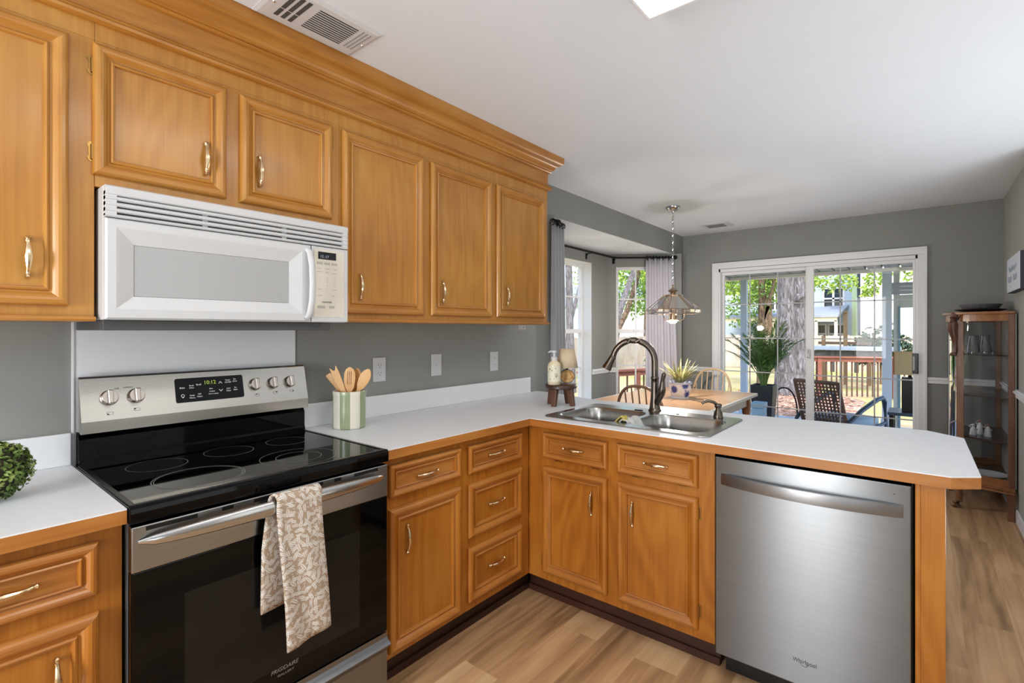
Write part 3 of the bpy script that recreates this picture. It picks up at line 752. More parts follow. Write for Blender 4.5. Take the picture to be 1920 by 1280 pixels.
# oven door
m = MB(); m.box(.630, .658, RY0+.004, RY1-.004, .752, .866); od = m.build('oven_door', ST_Y, r, bevel=.003)
for y0, y1 in ((-.30, -.185), (-.125, -.095), (-.04, .045), (.09, .175), (.215, .24), (.29, .385)): m = MB(); m.box(.6565, .6586, y0, y1, .851, .8615); m.build('vent_slot', BLACKP, od)
m = MB(); m.box(.630, .656, RY0+.004, RY1-.004, .262, .7515); m.build('oven_glass', BLACKG, od, bevel=.003)
def ovenwin():
    m, nt, b, o = NT('dark_oven_window'); b.inputs['Base Color'].default_value = (.010, .009, .008, 1); b.inputs['Roughness'].default_value = .1; b.inputs['Specular IOR Level'].default_value = .25
    return m
box('oven_window', ovenwin(), od, .6558, .6566, -.215, .312, .33, .66, .0002)
text('logo', 'FRIGIDAIRE', (.6572, .05, .325), .0165, R_, U_, INKG, od, 'CENTER', shear=.25); text('logo', 'GALLERY', (.6572, .054, .308), .009, R_, U_, INKG, od, 'CENTER', sx=1.4)
ST_H = steel('brushed_steel_handle', (190, 189, 187), .24, 'y')
m = MB(); P = []; R2 = []; F = []
for i in range(25):
    t = i/24; s_ = math.sin(PI*t); P.append((.662+.052*s_**.6, sm(-.316, .408, t), .828+.012*s_)); R2.append(.004+.018*s_**.35); F.append(.55)
m.tube(P, R2, 14, flat=.5); m.build('handle', ST_H, od, smooth=True, angle=60)
# storage drawer with a moulded pull ridge
m = MB(); m.sweep([(.60, 0, .03), (.652, 0, .03), (.654, 0, .06), (.654, 0, .17), (.655, 0, .19), (.663, 0, .205), (.675, 0, .216), (.677, 0, .221), (.672, 0, .226), (.661, 0, .232), (.656, 0, .24), (.655, 0, .256), (.6, 0, .256)], (0, RY0+.004, 0), (0, RY1-.004, 0))
m.build('storage_drawer', ST_D, r, smooth=True, angle=25)
m = MB()
for y in (RY0+.05, RY1-.05):
    for x in (.1, .58): m.lathe((x, y, 0), [(.018, 0), (.018, .008), (.012, .010), (.012, .022)], 12)
m.build('feet', BLACKP, r)

# tea towel hung over the oven handle
def towel_mat():
    m, nt, b, o = NT('leaf_print_cotton'); L = nt.links.new
    uv = nd(nt, 'ShaderNodeUVMap'); tot = None
    def layer(scale, la, wa, seed):
        mp = nd(nt, 'ShaderNodeMapping'); mp.inputs['Location'].default_value = (seed, seed*.7, 0); L(uv.outputs[0], mp.inputs['Vector'])
        v = nd(nt, 'ShaderNodeTexVoronoi'); v.voronoi_dimensions = '2D'; v.inputs['Scale'].default_value = scale; v.inputs['Randomness'].default_value = .8; L(mp.outputs[0], v.inputs['Vector'])
        sc = nd(nt, 'ShaderNodeVectorMath', operation='SCALE'); sc.inputs['Scale'].default_value = 1.0; L(v.outputs['Position'], sc.inputs[0])
        su = nd(nt, 'ShaderNodeVectorMath', operation='SUBTRACT'); L(mp.outputs[0], su.inputs[0]); L(sc.outputs[0], su.inputs[1])
        sep = nd(nt, 'ShaderNodeSeparateColor'); L(v.outputs['Color'], sep.inputs[0])
        an = nd(nt, 'ShaderNodeMath', operation='MULTIPLY'); an.inputs[1].default_value = 6.28; L(sep.outputs[0], an.inputs[0])
        ro = nd(nt, 'ShaderNodeVectorRotate', rotation_type='Z_AXIS'); L(su.outputs[0], ro.inputs['Vector']); L(an.outputs[0], ro.inputs['Angle'])
        s2 = nd(nt, 'ShaderNodeSeparateXYZ'); L(ro.outputs[0], s2.inputs[0])
        def sq(i, k):
            a = nd(nt, 'ShaderNodeMath', operation='MULTIPLY'); a.inputs[1].default_value = 1/k; L(s2.outputs[i], a.inputs[0])
            p = nd(nt, 'ShaderNodeMath', operation='MULTIPLY'); L(a.outputs[0], p.inputs[0]); L(a.outputs[0], p.inputs[1]); return p.outputs[0]
        ad = nd(nt, 'ShaderNodeMath', operation='ADD'); L(sq(0, la), ad.inputs[0]); L(sq(1, wa), ad.inputs[1])
        le = nd(nt, 'ShaderNodeMath', operation='LESS_THAN'); le.inputs[1].default_value = 1; L(ad.outputs[0], le.inputs[0])
        ab = nd(nt, 'ShaderNodeMath', operation='ABSOLUTE'); L(s2.outputs[1], ab.inputs[0])
        gt = nd(nt, 'ShaderNodeMath', operation='GREATER_THAN'); gt.inputs[1].default_value = .0009; L(ab.outputs[0], gt.inputs[0])
        mu = nd(nt, 'ShaderNodeMath', operation='MULTIPLY'); L(le.outputs[0], mu.inputs[0]); L(gt.outputs[0], mu.inputs[1]); return mu.outputs[0]
    outs = [layer(40, .0145, .0046, 0), layer(44, .0130, .0040, 3.3), layer(75, .0026, .0026, 7.7)]
    t = outs[0]
    for q in outs[1:]:
        mx = nd(nt, 'ShaderNodeMath', operation='MAXIMUM'); L(t, mx.inputs[0]); L(q, mx.inputs[1]); t = mx.outputs[0]
    c = ramp(nt, t, [(0, lin((170, 149, 128))), (1, lin((214, 210, 203)))]); L(c, b.inputs['Base Color']); b.inputs['Roughness'].default_value = .9; b.inputs['Specular IOR Level'].default_value = .1
    return m
def towel():
    prof = []    # (x, z, width offset start, width) front bottom -> over the bar -> back bottom
    for i in range(22): t = i/21; prof.append((.738-.004*t+.004*math.sin(t*5), sm(.418, .835, t)))
    for i in range(1, 9): a = PI*i/8; prof.append((.7135+.0215*math.cos(a), .846+.0265*math.sin(a)+(.004 if i < 8 else 0)))
    for i in range(1, 16): t = i/15; prof.append((.690-.012*t, sm(.84, .528, t)))
    acc = [0]
    for a, b in zip(prof, prof[1:]): acc.append(acc[-1]+math.hypot(a[0]-b[0], a[1]-b[1]))
    m = MB(); uvl = m.bm.loops.layers.uv.new('UVMap'); nu = 14; V = []
    for k, (x, z) in enumerate(prof):
        s = acc[k]/acc[-1]; back = k > 25
        if not back: t = min(1, k/21); y0, wd = sm(.018, -.008, t), .136
        else: y0, wd = sm(-.008, -.030, min(1, (k-25)/10)), .132
        row = []
        for j in range(nu+1):
            q = j/nu; low = (1-min(1, k/21)) if not back else 0
            row.append(m.bm.verts.new((x+.0035*math.sin(q*9+k*.15)*min(1, low*2+.15), y0+wd*q, z+(.020*q*low if not back else .01*q*(k-25)/19))))
        V.append(row)
    uvd = {}
    for k in range(len(V)-1):
        for j in range(nu):
            f = m._f([V[k][j], V[k][j+1], V[k+1][j+1], V[k+1][j]])
            for lp, (kk, jj) in zip(f.loops, ((k, j), (k, j+1), (k+1, j+1), (k+1, j))): lp[uvl].uv = (jj/nu*.136, acc[kk])
    o = m.build('tea_towel', towel_mat(), None, smooth=True, solid=.006, angle=180)
    tag(o, 'beige tea towel with a white leaf print hanging over the oven door handle', 'towel')
towel()

# ------------------------------------------------------------------ dishwasher
r = thing('dishwasher', (1.844, 1.6, 0), 'stainless dishwasher with a bowed bar handle built into the peninsula', 'dishwasher')
box('tub', BLACKP, r, 1.546, 2.15, 1.345, 1.93, .10, .873, .002)
DWX0, DWX1, DWY = 1.543, 2.1445, 1.306
m = MB()
m.rings([rrz for rrz in [[(x, y, z) for x, z in ((DWX0+d, .098+d), (DWX1-d, .098+d), (DWX1-d, .862-d), (DWX0+d, .862-d))] for y, d in ((1.344, 0), (1.3095, 0), (1.307, .0012), (1.306, .004))]], True, True)
dd = m.build('door', ST_X, r)
m = MB(); P = []; n_ = 24
rs = []
for i in range(n_+1):
    t = i/n_; s_ = math.sin(PI*t); x = sm(1.566, 2.124, t); y = 1.304-.046*s_**.8; hh = .0215; zc = .779+.0*s_; th = .011
    rs.append([(x, y+th, zc-hh), (x, y, zc-hh+.001), (x, y-.003, zc), (x, y, zc+hh-.001), (x, y+th, zc+hh), (x, y+th+.002, zc)])
m.rings(rs, True, True); m.build('handle', steel('brushed_steel_bar', (150, 151, 153), .36, 'x', .5), dd, smooth=True, angle=50)
m = MB(); m.lathe((2.101, 1.3062, .830), [(.0022, 0), (.0022, -.0008)], 10, ax='y'); m.build('vent_dot', INK, dd)
text('logo', 'Whirlpool', (1.8495, 1.3055, .187), .0205, (1, 0, 0), U_, INK, dd, 'CENTER', sx=.86, depth=.0004)
m = MB(); cc = Vector((1.8485, 1.3054, .184))
for k in range(20):
    a0, a1 = PI*(1.05+.9*k/20), PI*(1.05+.9*(k+1)/20)
    def q(a, f): return cc+Vector((.013*f*math.cos(a), 0, .012*f*math.sin(a)))
    m.quad(q(a0, .94), q(a1, .94), q(a1, 1.04), q(a0, 1.04))
m.build('logo_swirl', INK, dd)
box('kick_plate', BLACKP, r, 1.56, 2.13, 1.385, 1.40, .0, .094, .002)
m = MB()
for x in (1.575, 1.70, 1.9, 2.11): m.box(x, x+.06, 1.338, 1.344, .8655, .869)
m.build('hinge_clips', DARKG, r)

# ------------------------------------------------------------------ outlets, vents, ceiling fixture
def plate(y, z, label, kind):
    r = thing('outlet' if kind else 'light_switch', (0, y, z), label, 'outlet' if kind else 'switch', 'white wall plates above the counter')
    box('plate', WHITEP, r, .0005, .006, y-.038, y+.038, z-.062, z+.062, .002)
    if kind == 1:
        for dz in (-.02, .02):
            m = MB(); m.lathe((.006, y, z+dz), [(.017, 0), (.017, .0015), (.016, .002)], 20, ax='x'); f = m.build('socket', WHITEP, r)
            m = MB(); m.box(.0078, .0084, y-.008, y-.006, z+dz-.001, z+dz+.008); m.box(.0078, .0084, y+.006, y+.008, z+dz-.001, z+dz+.007); m.lathe((.0078, y, z+dz-.008), [(.0025, 0), (.0025, .0006)], 8, ax='x'); m.build('slots', INK, f)
    elif kind == 2:
        box('socket', WHITED, r, .006, .0085, y-.017, y+.017, z-.034, z+.034, .001)
        m = MB()
        for dz in (-.022, .02):
            m.box(.0083, .0089, y-.008, y-.006, z+dz-.001, z+dz+.008); m.box(.0083, .0089, y+.006, y+.008, z+dz-.001, z+dz+.007); m.lathe((.0083, y, z+dz-.008), [(.0025, 0), (.0025, .0006)], 8, ax='x')
        m.build('slots', INK, r)
        m = MB(); m.box(.0083, .0098, y-.008, y+.008, z-.006, z-.001); m.box(.0083, .0098, y-.008, y+.008, z+.001, z+.006); m.build('test_buttons', WHITED, r)
    else:
        m = MB(); m.box(.006, .016, y-.005, y+.005, z-.012, z+.004); m.build('toggle', WHITEP, r, bevel=.0015)
        m = MB()
        for dz in (-.03, .03): m.lathe((.006, y, z+dz), [(.003, 0), (.003, .0008)], 10, ax='x')
        m.build('screws', WHITED, r)
plate(.858, 1.150, 'white outlet plate nearest the utensil crock, with two round sockets', 1)
plate(1.244, 1.153, 'white switch plate in the middle of the row above the counter', 0)
plate(1.742, 1.150, 'white outlet plate farthest along the wall, with square face and test buttons', 2)
r = thing('power_strip', (.1, 2.0, 1.35), 'small white socket block tucked under the far end of the long wall cabinet', 'outlet')
box('block', WHITEP, r, .16, .19, 1.80, 1.838, 1.356, 1.3855, .002)
m = MB(); m.box(.19, .1905, 1.81, 1.813, 1.366, 1.374); m.box(.19, .1905, 1.822, 1.825, 1.366, 1.374); m.build('slots', INK, r)

r = thing('ceiling_vent', (.52, .27, 2.441), 'large white slatted air register in the ceiling beside the crown moulding', 'vent')
VW = plain('white_vent_enamel', (205, 206, 207), .45, 0, .01)
vx0, vx1, vy0, vy1 = .405, .625, .06, .43
m = MB()
m.rings([[(x, y, z) for x, y in ((vx0+d, vy0+d), (vx1-d, vy0+d), (vx1-d, vy1-d), (vx0+d, vy1-d))] for d, z in ((0, 2.4405), (0, 2.437), (.012, 2.432), (.03, 2.431))], True, True)
m.build('face', VW, r)
SL = plain('vent_slot_dark', (72, 72, 72), .7)
m = MB()
for k in range(11):
    x = .458+k*.0127; m.box(x, x+.0065, .205, .352, 2.4302, 2.4312)
for k in range(3):
    for x0, x1 in ((.45, .50), (.505, .60)): m.box(x0, x1, .112+k*.024, .126+k*.024, 2.4302, 2.4312)
m.build('slots', SL, r)
m = MB()
for k in range(3): m.box(.46, .597, .368+k*.0145, .373+k*.0145, 2.4302, 2.4312)
m.build('end_slots', plain('vent_slot_grey_pale', (150, 150, 150), .7), r)
m = MB()
for y in (.085, .415): m.lathe((.515, y, 2.4312), [(.005, 0), (.004, -.002)], 10)
m.build('screws', CHROME, r)
r = thing('ceiling_vent', (.5, 4.64, 2.441), 'small white air register in the ceiling of the dining end', 'vent')
m = MB()
m.rings([[(x, y, z) for x, y in ((.38+d, 4.50+d), (.66-d, 4.50+d), (.66-d, 4.76-d), (.38+d, 4.76-d))] for d, z in ((0, 2.4405), (0, 2.437), (.012, 2.433), (.03, 2.432))], True, True); m.build('face', VW, r)
m = MB()
for k in range(6): m.box(.42, .60, 4.56+k*.026, 4.574+k*.026, 2.4312, 2.4322)
m.build('slots', SL, r)

LENS = plain('lit_lens', (255, 250, 242), .4, emit=(255, 250, 242), estr=8.5)
def fixture(x0, x1, y0, y1, label):
    r = thing('ceiling_light', ((x0+x1)/2, (y0+y1)/2, H), label, 'ceiling light')
    m = MB()
    m.rings([[(x, y, z) for x, y in ((x0+d, y0+d), (x1-d, y0+d), (x1-d, y1-d), (x0+d, y1-d))] for d, z in ((0, H-.001), (0, 2.372), (.004, 2.369), (.012, 2.369), (.014, 2.374))], True, True)
    m.build('frame', TRIM, r)
    m = MB(); m.box(x0+.0145, x1-.0145, y0+.0145, y1-.0145, 2.3705, 2.3735); m.build('diffuser', LENS, r)
fixture(1.466, 1.87, -.36, .861, 'white boxed fluorescent ceiling light at the top edge of the view')
# ------------------------------------------------------------------ sink, faucet, dispenser
r = thing('sink', (1.08, 1.64, .9145), 'stainless double bowl sink set into the peninsula counter', 'sink')
def loopz(pts, z): return [(x, y, z) for x, y in pts]
m = MB(); bm = m.bm
outer = rrect(.665, 1.493, 1.371, 1.905, .035, 6); B1 = rrect(.700, 1.065, 1.425, 1.795, .07, 8); B2 = rrect(1.095, 1.458, 1.425, 1.795, .07, 8)
for lp in (outer, B1, B2):
    vs = [bm.verts.new((x, y, .9195)) for x, y in lp]
    for i in range(len(vs)): bm.edges.new((vs[i], vs[(i+1) % len(vs)]))
bmesh.ops.triangle_fill(bm, edges=bm.edges[:], use_beauty=True)
m.rings([loopz(rrect(.663, 1.495, 1.369, 1.907, .036, 6), .9150), loopz(rrect(.664, 1.494, 1.370, 1.906, .036, 6), .9185), loopz(outer, .9195)])
m.build('rim', SINK, r)
for x0, x1 in ((.700, 1.065), (1.095, 1.458)):
    m = MB(); L_ = []
    for d, z, rad in ((0, .9195, .07), (.003, .9175, .07), (.006, .912, .07), (.010, .85, .068), (.016, .76, .066), (.03, .735, .06), (.06, .726, .05)):
        L_.append(loopz(rrect(x0+d, x1-d, 1.425+d, 1.795-d, rad, 8), z))
    m.rings(L_); m._f([m.bm.verts.new(p) for p in loopz(rrect(x0+.06, x1-.06, 1.485, 1.735, .05, 8), .726)])
    b = m.build('bowl', SINK, r, smooth=True, angle=60)
    m = MB(); m.lathe(((x0+x1)/2, 1.61, .7262), [(.045, 0), (.043, .003), (.035, .001), (.012, .0005)], 24); m.build('drain', CHROME, b, smooth=True)
m = MB()
for x0, x1 in ((.955, 1.0), (1.185, 1.20)): m.box(x0, x1, 1.815, 1.83, .9193, .9235)
m.build('deck_clips', BLACKP, r, bevel=.002)
r = thing('faucet', (1.055, 1.862, .92), 'brushed bronze gooseneck faucet with a side lever standing behind the sink', 'faucet')
fx, fy = 1.052, 1.862
m = MB(); m.lathe((fx, fy, .9198), [(.034, 0), (.034, .004), (.030, .008), (.0275, .02), (.0225, .06), (.0205, .10), (.0195, .150), (.0195, .168), (.0215, .171), (.0215, .180), (.0185, .184)], 28); m.build('body', NICKEL, r, smooth=True, angle=50)
dv = Vector((-.93, -.36, 0)).normalized()
P = [Vector((fx, fy, 1.10)), Vector((fx, fy, 1.15))]; R_arc = .112
top = Vector((fx, fy, 1.185))
for i in range(0, 15):
    a = PI*i/14*.93; P.append(top+dv*(R_arc*(1-math.cos(a)))+Vector((0, 0, R_arc*math.sin(a))))
m = MB(); m.tube(P, [.0168]*(len(P)-4)+[.016, .0155, .0155, .0155], 18, up=dv); m.build('spout', NICKEL, r, smooth=True)
e = P[-1]; td = (P[-1]-P[-2]).normalized(); td = (td-dv*-.12*0+dv*.18).normalized()
m = MB(); m.tube([e-td*.002, e+td*.004, e+td*.02, e+td*.06, e+td*.078, e+td*.08], [.0165, .0185, .0185, .024, .0265, .0235], 20, up=dv); m.build('spray_head', NICKEL, r, smooth=True, angle=50)
lv = Vector((.80, -.45, 0)).normalized()
c0 = Vector((fx, fy, .955))
m = MB(); m.tube([c0+lv*.008, c0+lv*.030+Vector((0, 0, .03)), c0+lv*.052+Vector((0, 0, .062)), c0+lv*.062+Vector((0, 0, .085)), c0+lv*.064+Vector((0, 0, .11)), c0+lv*.068+Vector((0, 0, .14)), c0+lv*.078+Vector((0, 0, .166)), c0+lv*.082+Vector((0, 0, .17))],
                  [.016, .019, .021, .019, .0135, .010, .0115, .009], 14, up=(0, 1, 0)); m.build('lever', NICKEL, r, smooth=True)
r = thing('soap_dispenser', (1.383, 1.862, .92), 'small bronze soap pump at the right end of the sink deck', 'soap dispenser')
sx_, sy_ = 1.383, 1.862
m = MB(); m.lathe((sx_, sy_, .9198), [(.024, 0), (.024, .004), (.0215, .012), (.0195, .026), (.013, .036), (.0115, .046), (.0165, .05), (.0175, .064), (.014, .068)], 22); m.build('base', NICKEL, r, smooth=True, angle=50)
m = MB(); dd_ = Vector((-.95, -.3, 0)).normalized(); q = Vector((sx_, sy_, .978))
m.tube([q, q+dd_*.02+Vector((0, 0, .016)), q+dd_*.045+Vector((0, 0, .021)), q+dd_*.065+Vector((0, 0, .015)), q+dd_*.075+Vector((0, 0, .005))], [.008, .0075, .007, .0065, .0055], 12); m.build('nozzle', NICKEL, r, smooth=True)
# dish cloth over the divider
def cloth():
    C1 = plain('checked_dishcloth', (196, 196, 192), .9, 0, .1, 25)
    m = MB()
    def fn(u, v):
        s = (u-.5)*.36; x = 1.08+s*.5; fold = .010*math.sin(v*14+u*5)
        z = .926-max(0, abs(s)-.03)*.75+fold*.5+.003
        return (x+fold*.4, 1.435+.145*v+.02*u, z)
    m.grid(fn, 16, 14); o = m.build('dish_cloth', C1, None, smooth=True, solid=.005, angle=180)
    tag(o, 'crumpled pale dish cloth lying over the divider of the sink', 'cloth')
    YL = plain('yellow_green_check', (190, 174, 96), .9, 0, .12, 60)
    m = MB(); m.grid(lambda u, v: (1.03+.052*u+.004*math.sin(v*8), 1.438+.04*v+.02*math.sin(u*3), .908+.032*math.sin(u*2.6)+.006*math.sin(v*7)), 10, 8); t = m.build('stripe_fold', YL, o, smooth=True, solid=.006, angle=180)
    OR = plain('ochre_spot', (205, 170, 110), .9)
cloth()

# ------------------------------------------------------------------ crock and wooden spoons
CRG = plain('sage_green_glaze', (146, 158, 124), .22, 0, .03, 30); CRW = plain('cream_glaze', (222, 216, 202), .22, 0, .015, 30)
cx, cy, cz = .158, .588, .9142
KR, KH = 1.42, 1.17
r = thing('utensil_crock', (cx, cy, cz), 'cream crock with sage green upright stripes on the counter right of the range', 'crock')
m = MB(); n = 60; Vs = []
for rad, h in ((.044, 0), (.0485, .002), (.050, .01), (.0505, .07), (.050, .125), (.0515, .137), (.0505, .142), (.0465, .1425), (.0455, .137), (.045, .02), (.02, .012)):
    ring_ = []
    for k in range(n):
        a = 2*PI*k/n; ww = 1+.018*max(0, math.cos(a*10))*(1 if h > .12 and rad > .049 else .35)
        ring_.append((cx+KR*rad*ww*math.cos(a), cy+KR*rad*ww*math.sin(a), cz+KH*h))
    Vs.append(ring_)
VV = [[m.bm.verts.new(p) for p in q] for q in Vs]
for i in range(len(VV)-1):
    for k in range(n):
        m.mi = 1 if ((k+59) // 6) % 2 == 0 and i < 6 else 0
        m._f([VV[i][k], VV[i][(k+1) % n], VV[i+1][(k+1) % n], VV[i+1][k]])
m.mi = 0; m._f(VV[-1]); m._f(VV[0][::-1])
m.build('crock', [CRW, CRG], r, smooth=True, angle=60)
BAM = wood('pale_bamboo', (196, 142, 84), (216, 166, 106), (230, 188, 132), 'z', ring=.15, fine=40, rough=.45, coat=0)
BAMD = wood('bamboo_darker', (170, 112, 52), (196, 136, 70), (212, 156, 92), 'z', ring=.15, fine=40, rough=.45, coat=0)
rt = Vector((math.cos(.6787), math.sin(.6787), 0)); fw = Vector((-math.sin(.6787), math.cos(.6787), 0))
def spoon(name, label, dx, dz, off, wid, mt, kind, depth=0):
    """utensil leaning in the crock: dx, dz = top position from the rim centre along the view's right and up"""
    c = Vector((cx, cy, cz+.158)); off *= 1.4; dx *= 1.42; dz *= 1.3; wid *= 1.45; depth *= 1.4; a = c+rt*off+fw*depth; b = c+rt*dx+Vector((0, 0, dz))+fw*depth
    foot = a+(a-b).normalized()*.115; ax = (b-foot).normalized(); s = ax.cross(fw).normalized(); m = MB(); L = (b-foot).length
    if kind == 'spoon': pr = [(0, .004), (.35, .0045), (.5, .006), (.56, .009), (.64, wid*.75), (.75, wid), (.86, wid*.98), (.94, wid*.7), (.985, wid*.35), (1, .002)]
    elif kind == 'slot': pr = [(0, .004), (.35, .005), (.5, .0075), (.6, wid*.8), (.75, wid), (.88, wid*.95), (.96, wid*.65), (1, .003)]
    else: pr = [(0, .004), (.4, .006), (.55, .010), (.7, wid*.8), (.92, wid), (.965, wid*.9)]
    rs = []
    for t, w_ in pr:
        p = foot+ax*(L*t); dish = -.004*max(0, math.sin(max(0, t-.52)/.48*PI)) if kind != 'fork' else 0
        q = p+fw*dish
        rs.append([p-s*w_-fw*.0025, q-fw*.0025, p+s*w_-fw*.0025, p+s*w_+fw*.0025, q+fw*.003, p-s*w_+fw*.0025])
    m.rings(rs, True, True)
    if kind == 'fork':
        p = foot+ax*(L*.955)
        for sg in (-1, 1):
            base = p+s*(sg*wid*.55); m.rings([[base+s*d+fw*e for d, e in ((-wid*.36, -.0025), (wid*.36, -.0025), (wid*.36, .0025), (-wid*.36, .0025))], [base+ax*(L*.085)+s*(sg*wid*.3+d*.3)+fw*e for d, e in ((-.003, -.002), (.003, -.002), (.003, .002), (-.003, .002))]], True, True)
    o = m.build(name, mt, None, smooth=True, angle=50)
    tag(o, label, 'utensil', 'bamboo utensils in the striped crock')
    if kind == 'slot':
        m = MB(); p0, p1 = foot+ax*(L*.66)-fw*.0062, foot+ax*(L*.92)-fw*.0062
        for d in (-.008, .0, .008): m.tube([p0+s*d, p1+s*d], .0009, 6)
        m.build('slots', plain('slot_shadow_brown', (120, 74, 30), .7), o)
spoon('spatula', 'bamboo turner leaning farthest left in the striped crock', -.076, .066, -.030, .009, BAM, 'flat', .012)
spoon('fork', 'notched bamboo fork spatula leaning left in the striped crock, second from the left', -.046, .082, -.012, .012, BAM, 'fork', -.012)
spoon('slotted_spoon', 'slotted bamboo spoon standing upright at the middle of the striped crock', .004, .088, .002, .0175, BAM, 'slot', -.006)
spoon('spoon', 'darker bamboo spoon just behind the slotted spoon in the striped crock', .022, .082, .010, .015, BAMD, 'spoon', .014)
spoon('spoon', 'pale bamboo spoon leaning right in the striped crock, its back to the room', .063, .080, .026, .0165, BAM, 'spoon', .0)

# ------------------------------------------------------------------ leafy ball on the left counter
bc, br_ = Vector((.322, -.533, .914+.079)), .072
r = thing('topiary_ball', (bc.x, bc.y, .9145), 'round leafy green boxwood ball on the counter at the left edge', 'topiary')
MOSS = plain('dark_moss', (48, 44, 26), .9, 0, .3, 60)
def leafm(name, a, b, c): 
    m, nt, bs, o = NT(name); g = nd(nt, 'ShaderNodeObjectInfo'); gp = nd(nt, 'ShaderNodeNewGeometry')
    n = nd(nt, 'ShaderNodeTexNoise'); n.inputs['Scale'].default_value = 23; n.inputs['Detail'].default_value = 1
    nt.links.new(gp.outputs['Position'], n.inputs['Vector'])
    nt.links.new(ramp(nt, n.outputs[0], [(.32, lin(a)), (.5, lin(b)), (.68, lin(c))]), bs.inputs['Base Color'])
    bs.inputs['Roughness'].default_value = .45; return m
BOX = leafm('boxwood_leaf', (58, 76, 26), (96, 124, 46), (146, 164, 84))
m = MB(); m.ball(bc, br_*.9, 20); m.build('core', MOSS, r, smooth=True)
m = MB(); rn = random.Random(3)
for i in range(1500):
    v = Vector((rn.gauss(0, 1), rn.gauss(0, 1), rn.gauss(0, 1))).normalized()
    t = v.cross(Vector((rn.gauss(0, 1), rn.gauss(0, 1), rn.gauss(0, 1)))).normalized()
    c = bc+v*(br_*rn.uniform(.85, 1.0)); 
    if c.z < .918: continue
    m.leaf(c, (t+v*rn.uniform(.15, .9)), v, rn.uniform(.010, .015), rn.uniform(.006, .0085))
m.build('leaves', BOX, r, fix=False)

# ------------------------------------------------------------------ little stool with soap bottle and lamp
DKW = wood('dark_walnut_stool', (46, 26, 18), (68, 40, 28), (90, 56, 40), 'x', rough=.4)
DKZ = wood('brown_stool_leg', (78, 46, 30), (104, 66, 44), (128, 84, 58), 'z', rough=.4)
sc = Vector((.525, 1.745, .9142))
r = thing('stool', sc, 'small dark wooden riser stool with four splayed legs on the counter beside the sink', 'stool')
m = MB(); m.lathe((sc.x, sc.y, sc.z+.098), [(.085, 0), (.092, .004), (.093, .02), (.088, .025)], 32); m.build('seat', DKW, r, smooth=True, angle=50)
for k in range(4):
    a = .6787+PI/4+PI/2*k+.15; d = Vector((math.cos(a), math.sin(a), 0)); b = sc+d*.078; t = sc+d*.062+Vector((0, 0, .099)); s = Vector((-d.y, d.x, 0))
    m = MB(); m.rings([[p+d*(i*hw)+s*(j*hw) for i, j in ((-1, -1), (1, -1), (1, 1), (-1, 1))] for p, hw in ((b, .0125), (t, .016))], True, True); m.build('leg', DKZ, r, bevel=.003)
bz = sc.z+.1232; bo = sc-rt*.042-fw*.030
def clear_soap():
    m, nt, b, o = NT('clear_amber_soap'); b.inputs['Base Color'].default_value = lin((226, 214, 180)); b.inputs['Roughness'].default_value = .08; b.inputs['Coat Weight'].default_value = .6; return m
r = thing('soap_bottle', (bo.x, bo.y, bz), 'clear soap bottle with white pump and leaf label on the little stool', 'soap bottle')
m = MB(); m.lathe((bo.x, bo.y, bz), [(.034, 0), (.0375, .003), (.0375, .112), (.034, .124), (.022, .134), (.017, .138), (.017, .146)], 28); m.build('bottle', clear_soap(), r, smooth=True, angle=60)
m = MB(); m.lathe((bo.x, bo.y, bz+.018), [(.0379, 0), (.0379, .088)], 28, False, False); lb = m.build('label_wrap', plain('cream_label', (228, 222, 200), .5, 0, .03, 50), r, smooth=True)
GL = plain('olive_print', (98, 104, 66), .6)
m = MB()
for (u_, h_, sz) in ((-.9, .085, .016), (-.5, .078, .013), (-1.2, .07, .012), (.15, .09, .012), (-.1, .034, .009), (-.8, .03, .01), (.45, .05, .009)):
    a = .6787-PI/2+u_; p = Vector((bo.x+.0383*math.cos(a), bo.y+.0383*math.sin(a), bz+h_)); nrm = Vector((math.cos(a), math.sin(a), 0)); m.leaf(p, Vector((0, 0, 1))+nrm.cross(Vector((0, 0, 1)))*u_, nrm, sz, sz*.5, 0)
m.build('leaf_print', GL, lb, fix=False)
m = MB()
for h_, u0, u1 in ((.064, .0, .5), (.054, .0, .5), (.047, .12, .38)):
    P = []
    for t in range(13):
        a = .6787-PI/2+sm(u0, u1, t/12); P.append((bo.x+.0382*math.cos(a), bo.y+.0382*math.sin(a), bz+h_+.003*math.sin(t*2.2)))
    m.tube(P, .0007, 5)
m.build('script_marks', GL, lb)
m = MB(); m.lathe((bo.x, bo.y, bz+.142), [(.0185, 0), (.0185, .016), (.016, .018), (.007, .02), (.007, .042), (.015, .043), (.015, .054), (.012, .056)], 20); hd = Vector((-.3, -1, 0)).normalized()
m.tube([Vector((bo.x, bo.y, bz+.192)), Vector((bo.x, bo.y, bz+.192))+hd*.03, Vector((bo.x, bo.y, bz+.186))+hd*.042], [.006, .0055, .004], 10); m.build('pump', WHITEP, r, smooth=True, angle=50)
lo = sc+rt*.040+fw*.045
r = thing('table_lamp', (lo.x, lo.y, bz), 'tiny lamp with a log slice body and beige shade on the little stool', 'lamp')
def slice_mat():
    m, nt, b, o = NT('log_slice'); g = nd(nt, 'ShaderNodeNewGeometry'); w_ = nd(nt, 'ShaderNodeTexNoise'); w_.inputs['Scale'].default_value = 45; w_.inputs['Detail'].default_value = 4
    nt.links.new(g.outputs['Position'], w_.inputs['Vector']); nt.links.new(ramp(nt, w_.outputs[0], [(.35, lin((170, 120, 66))), (.5, lin((198, 154, 96))), (.7, lin((216, 180, 124)))]), b.inputs['Base Color']); b.inputs['Roughness'].default_value = .6; return m
m = MB(); q = lo+Vector((0, 0, bz-lo.z+.042)); rs = []
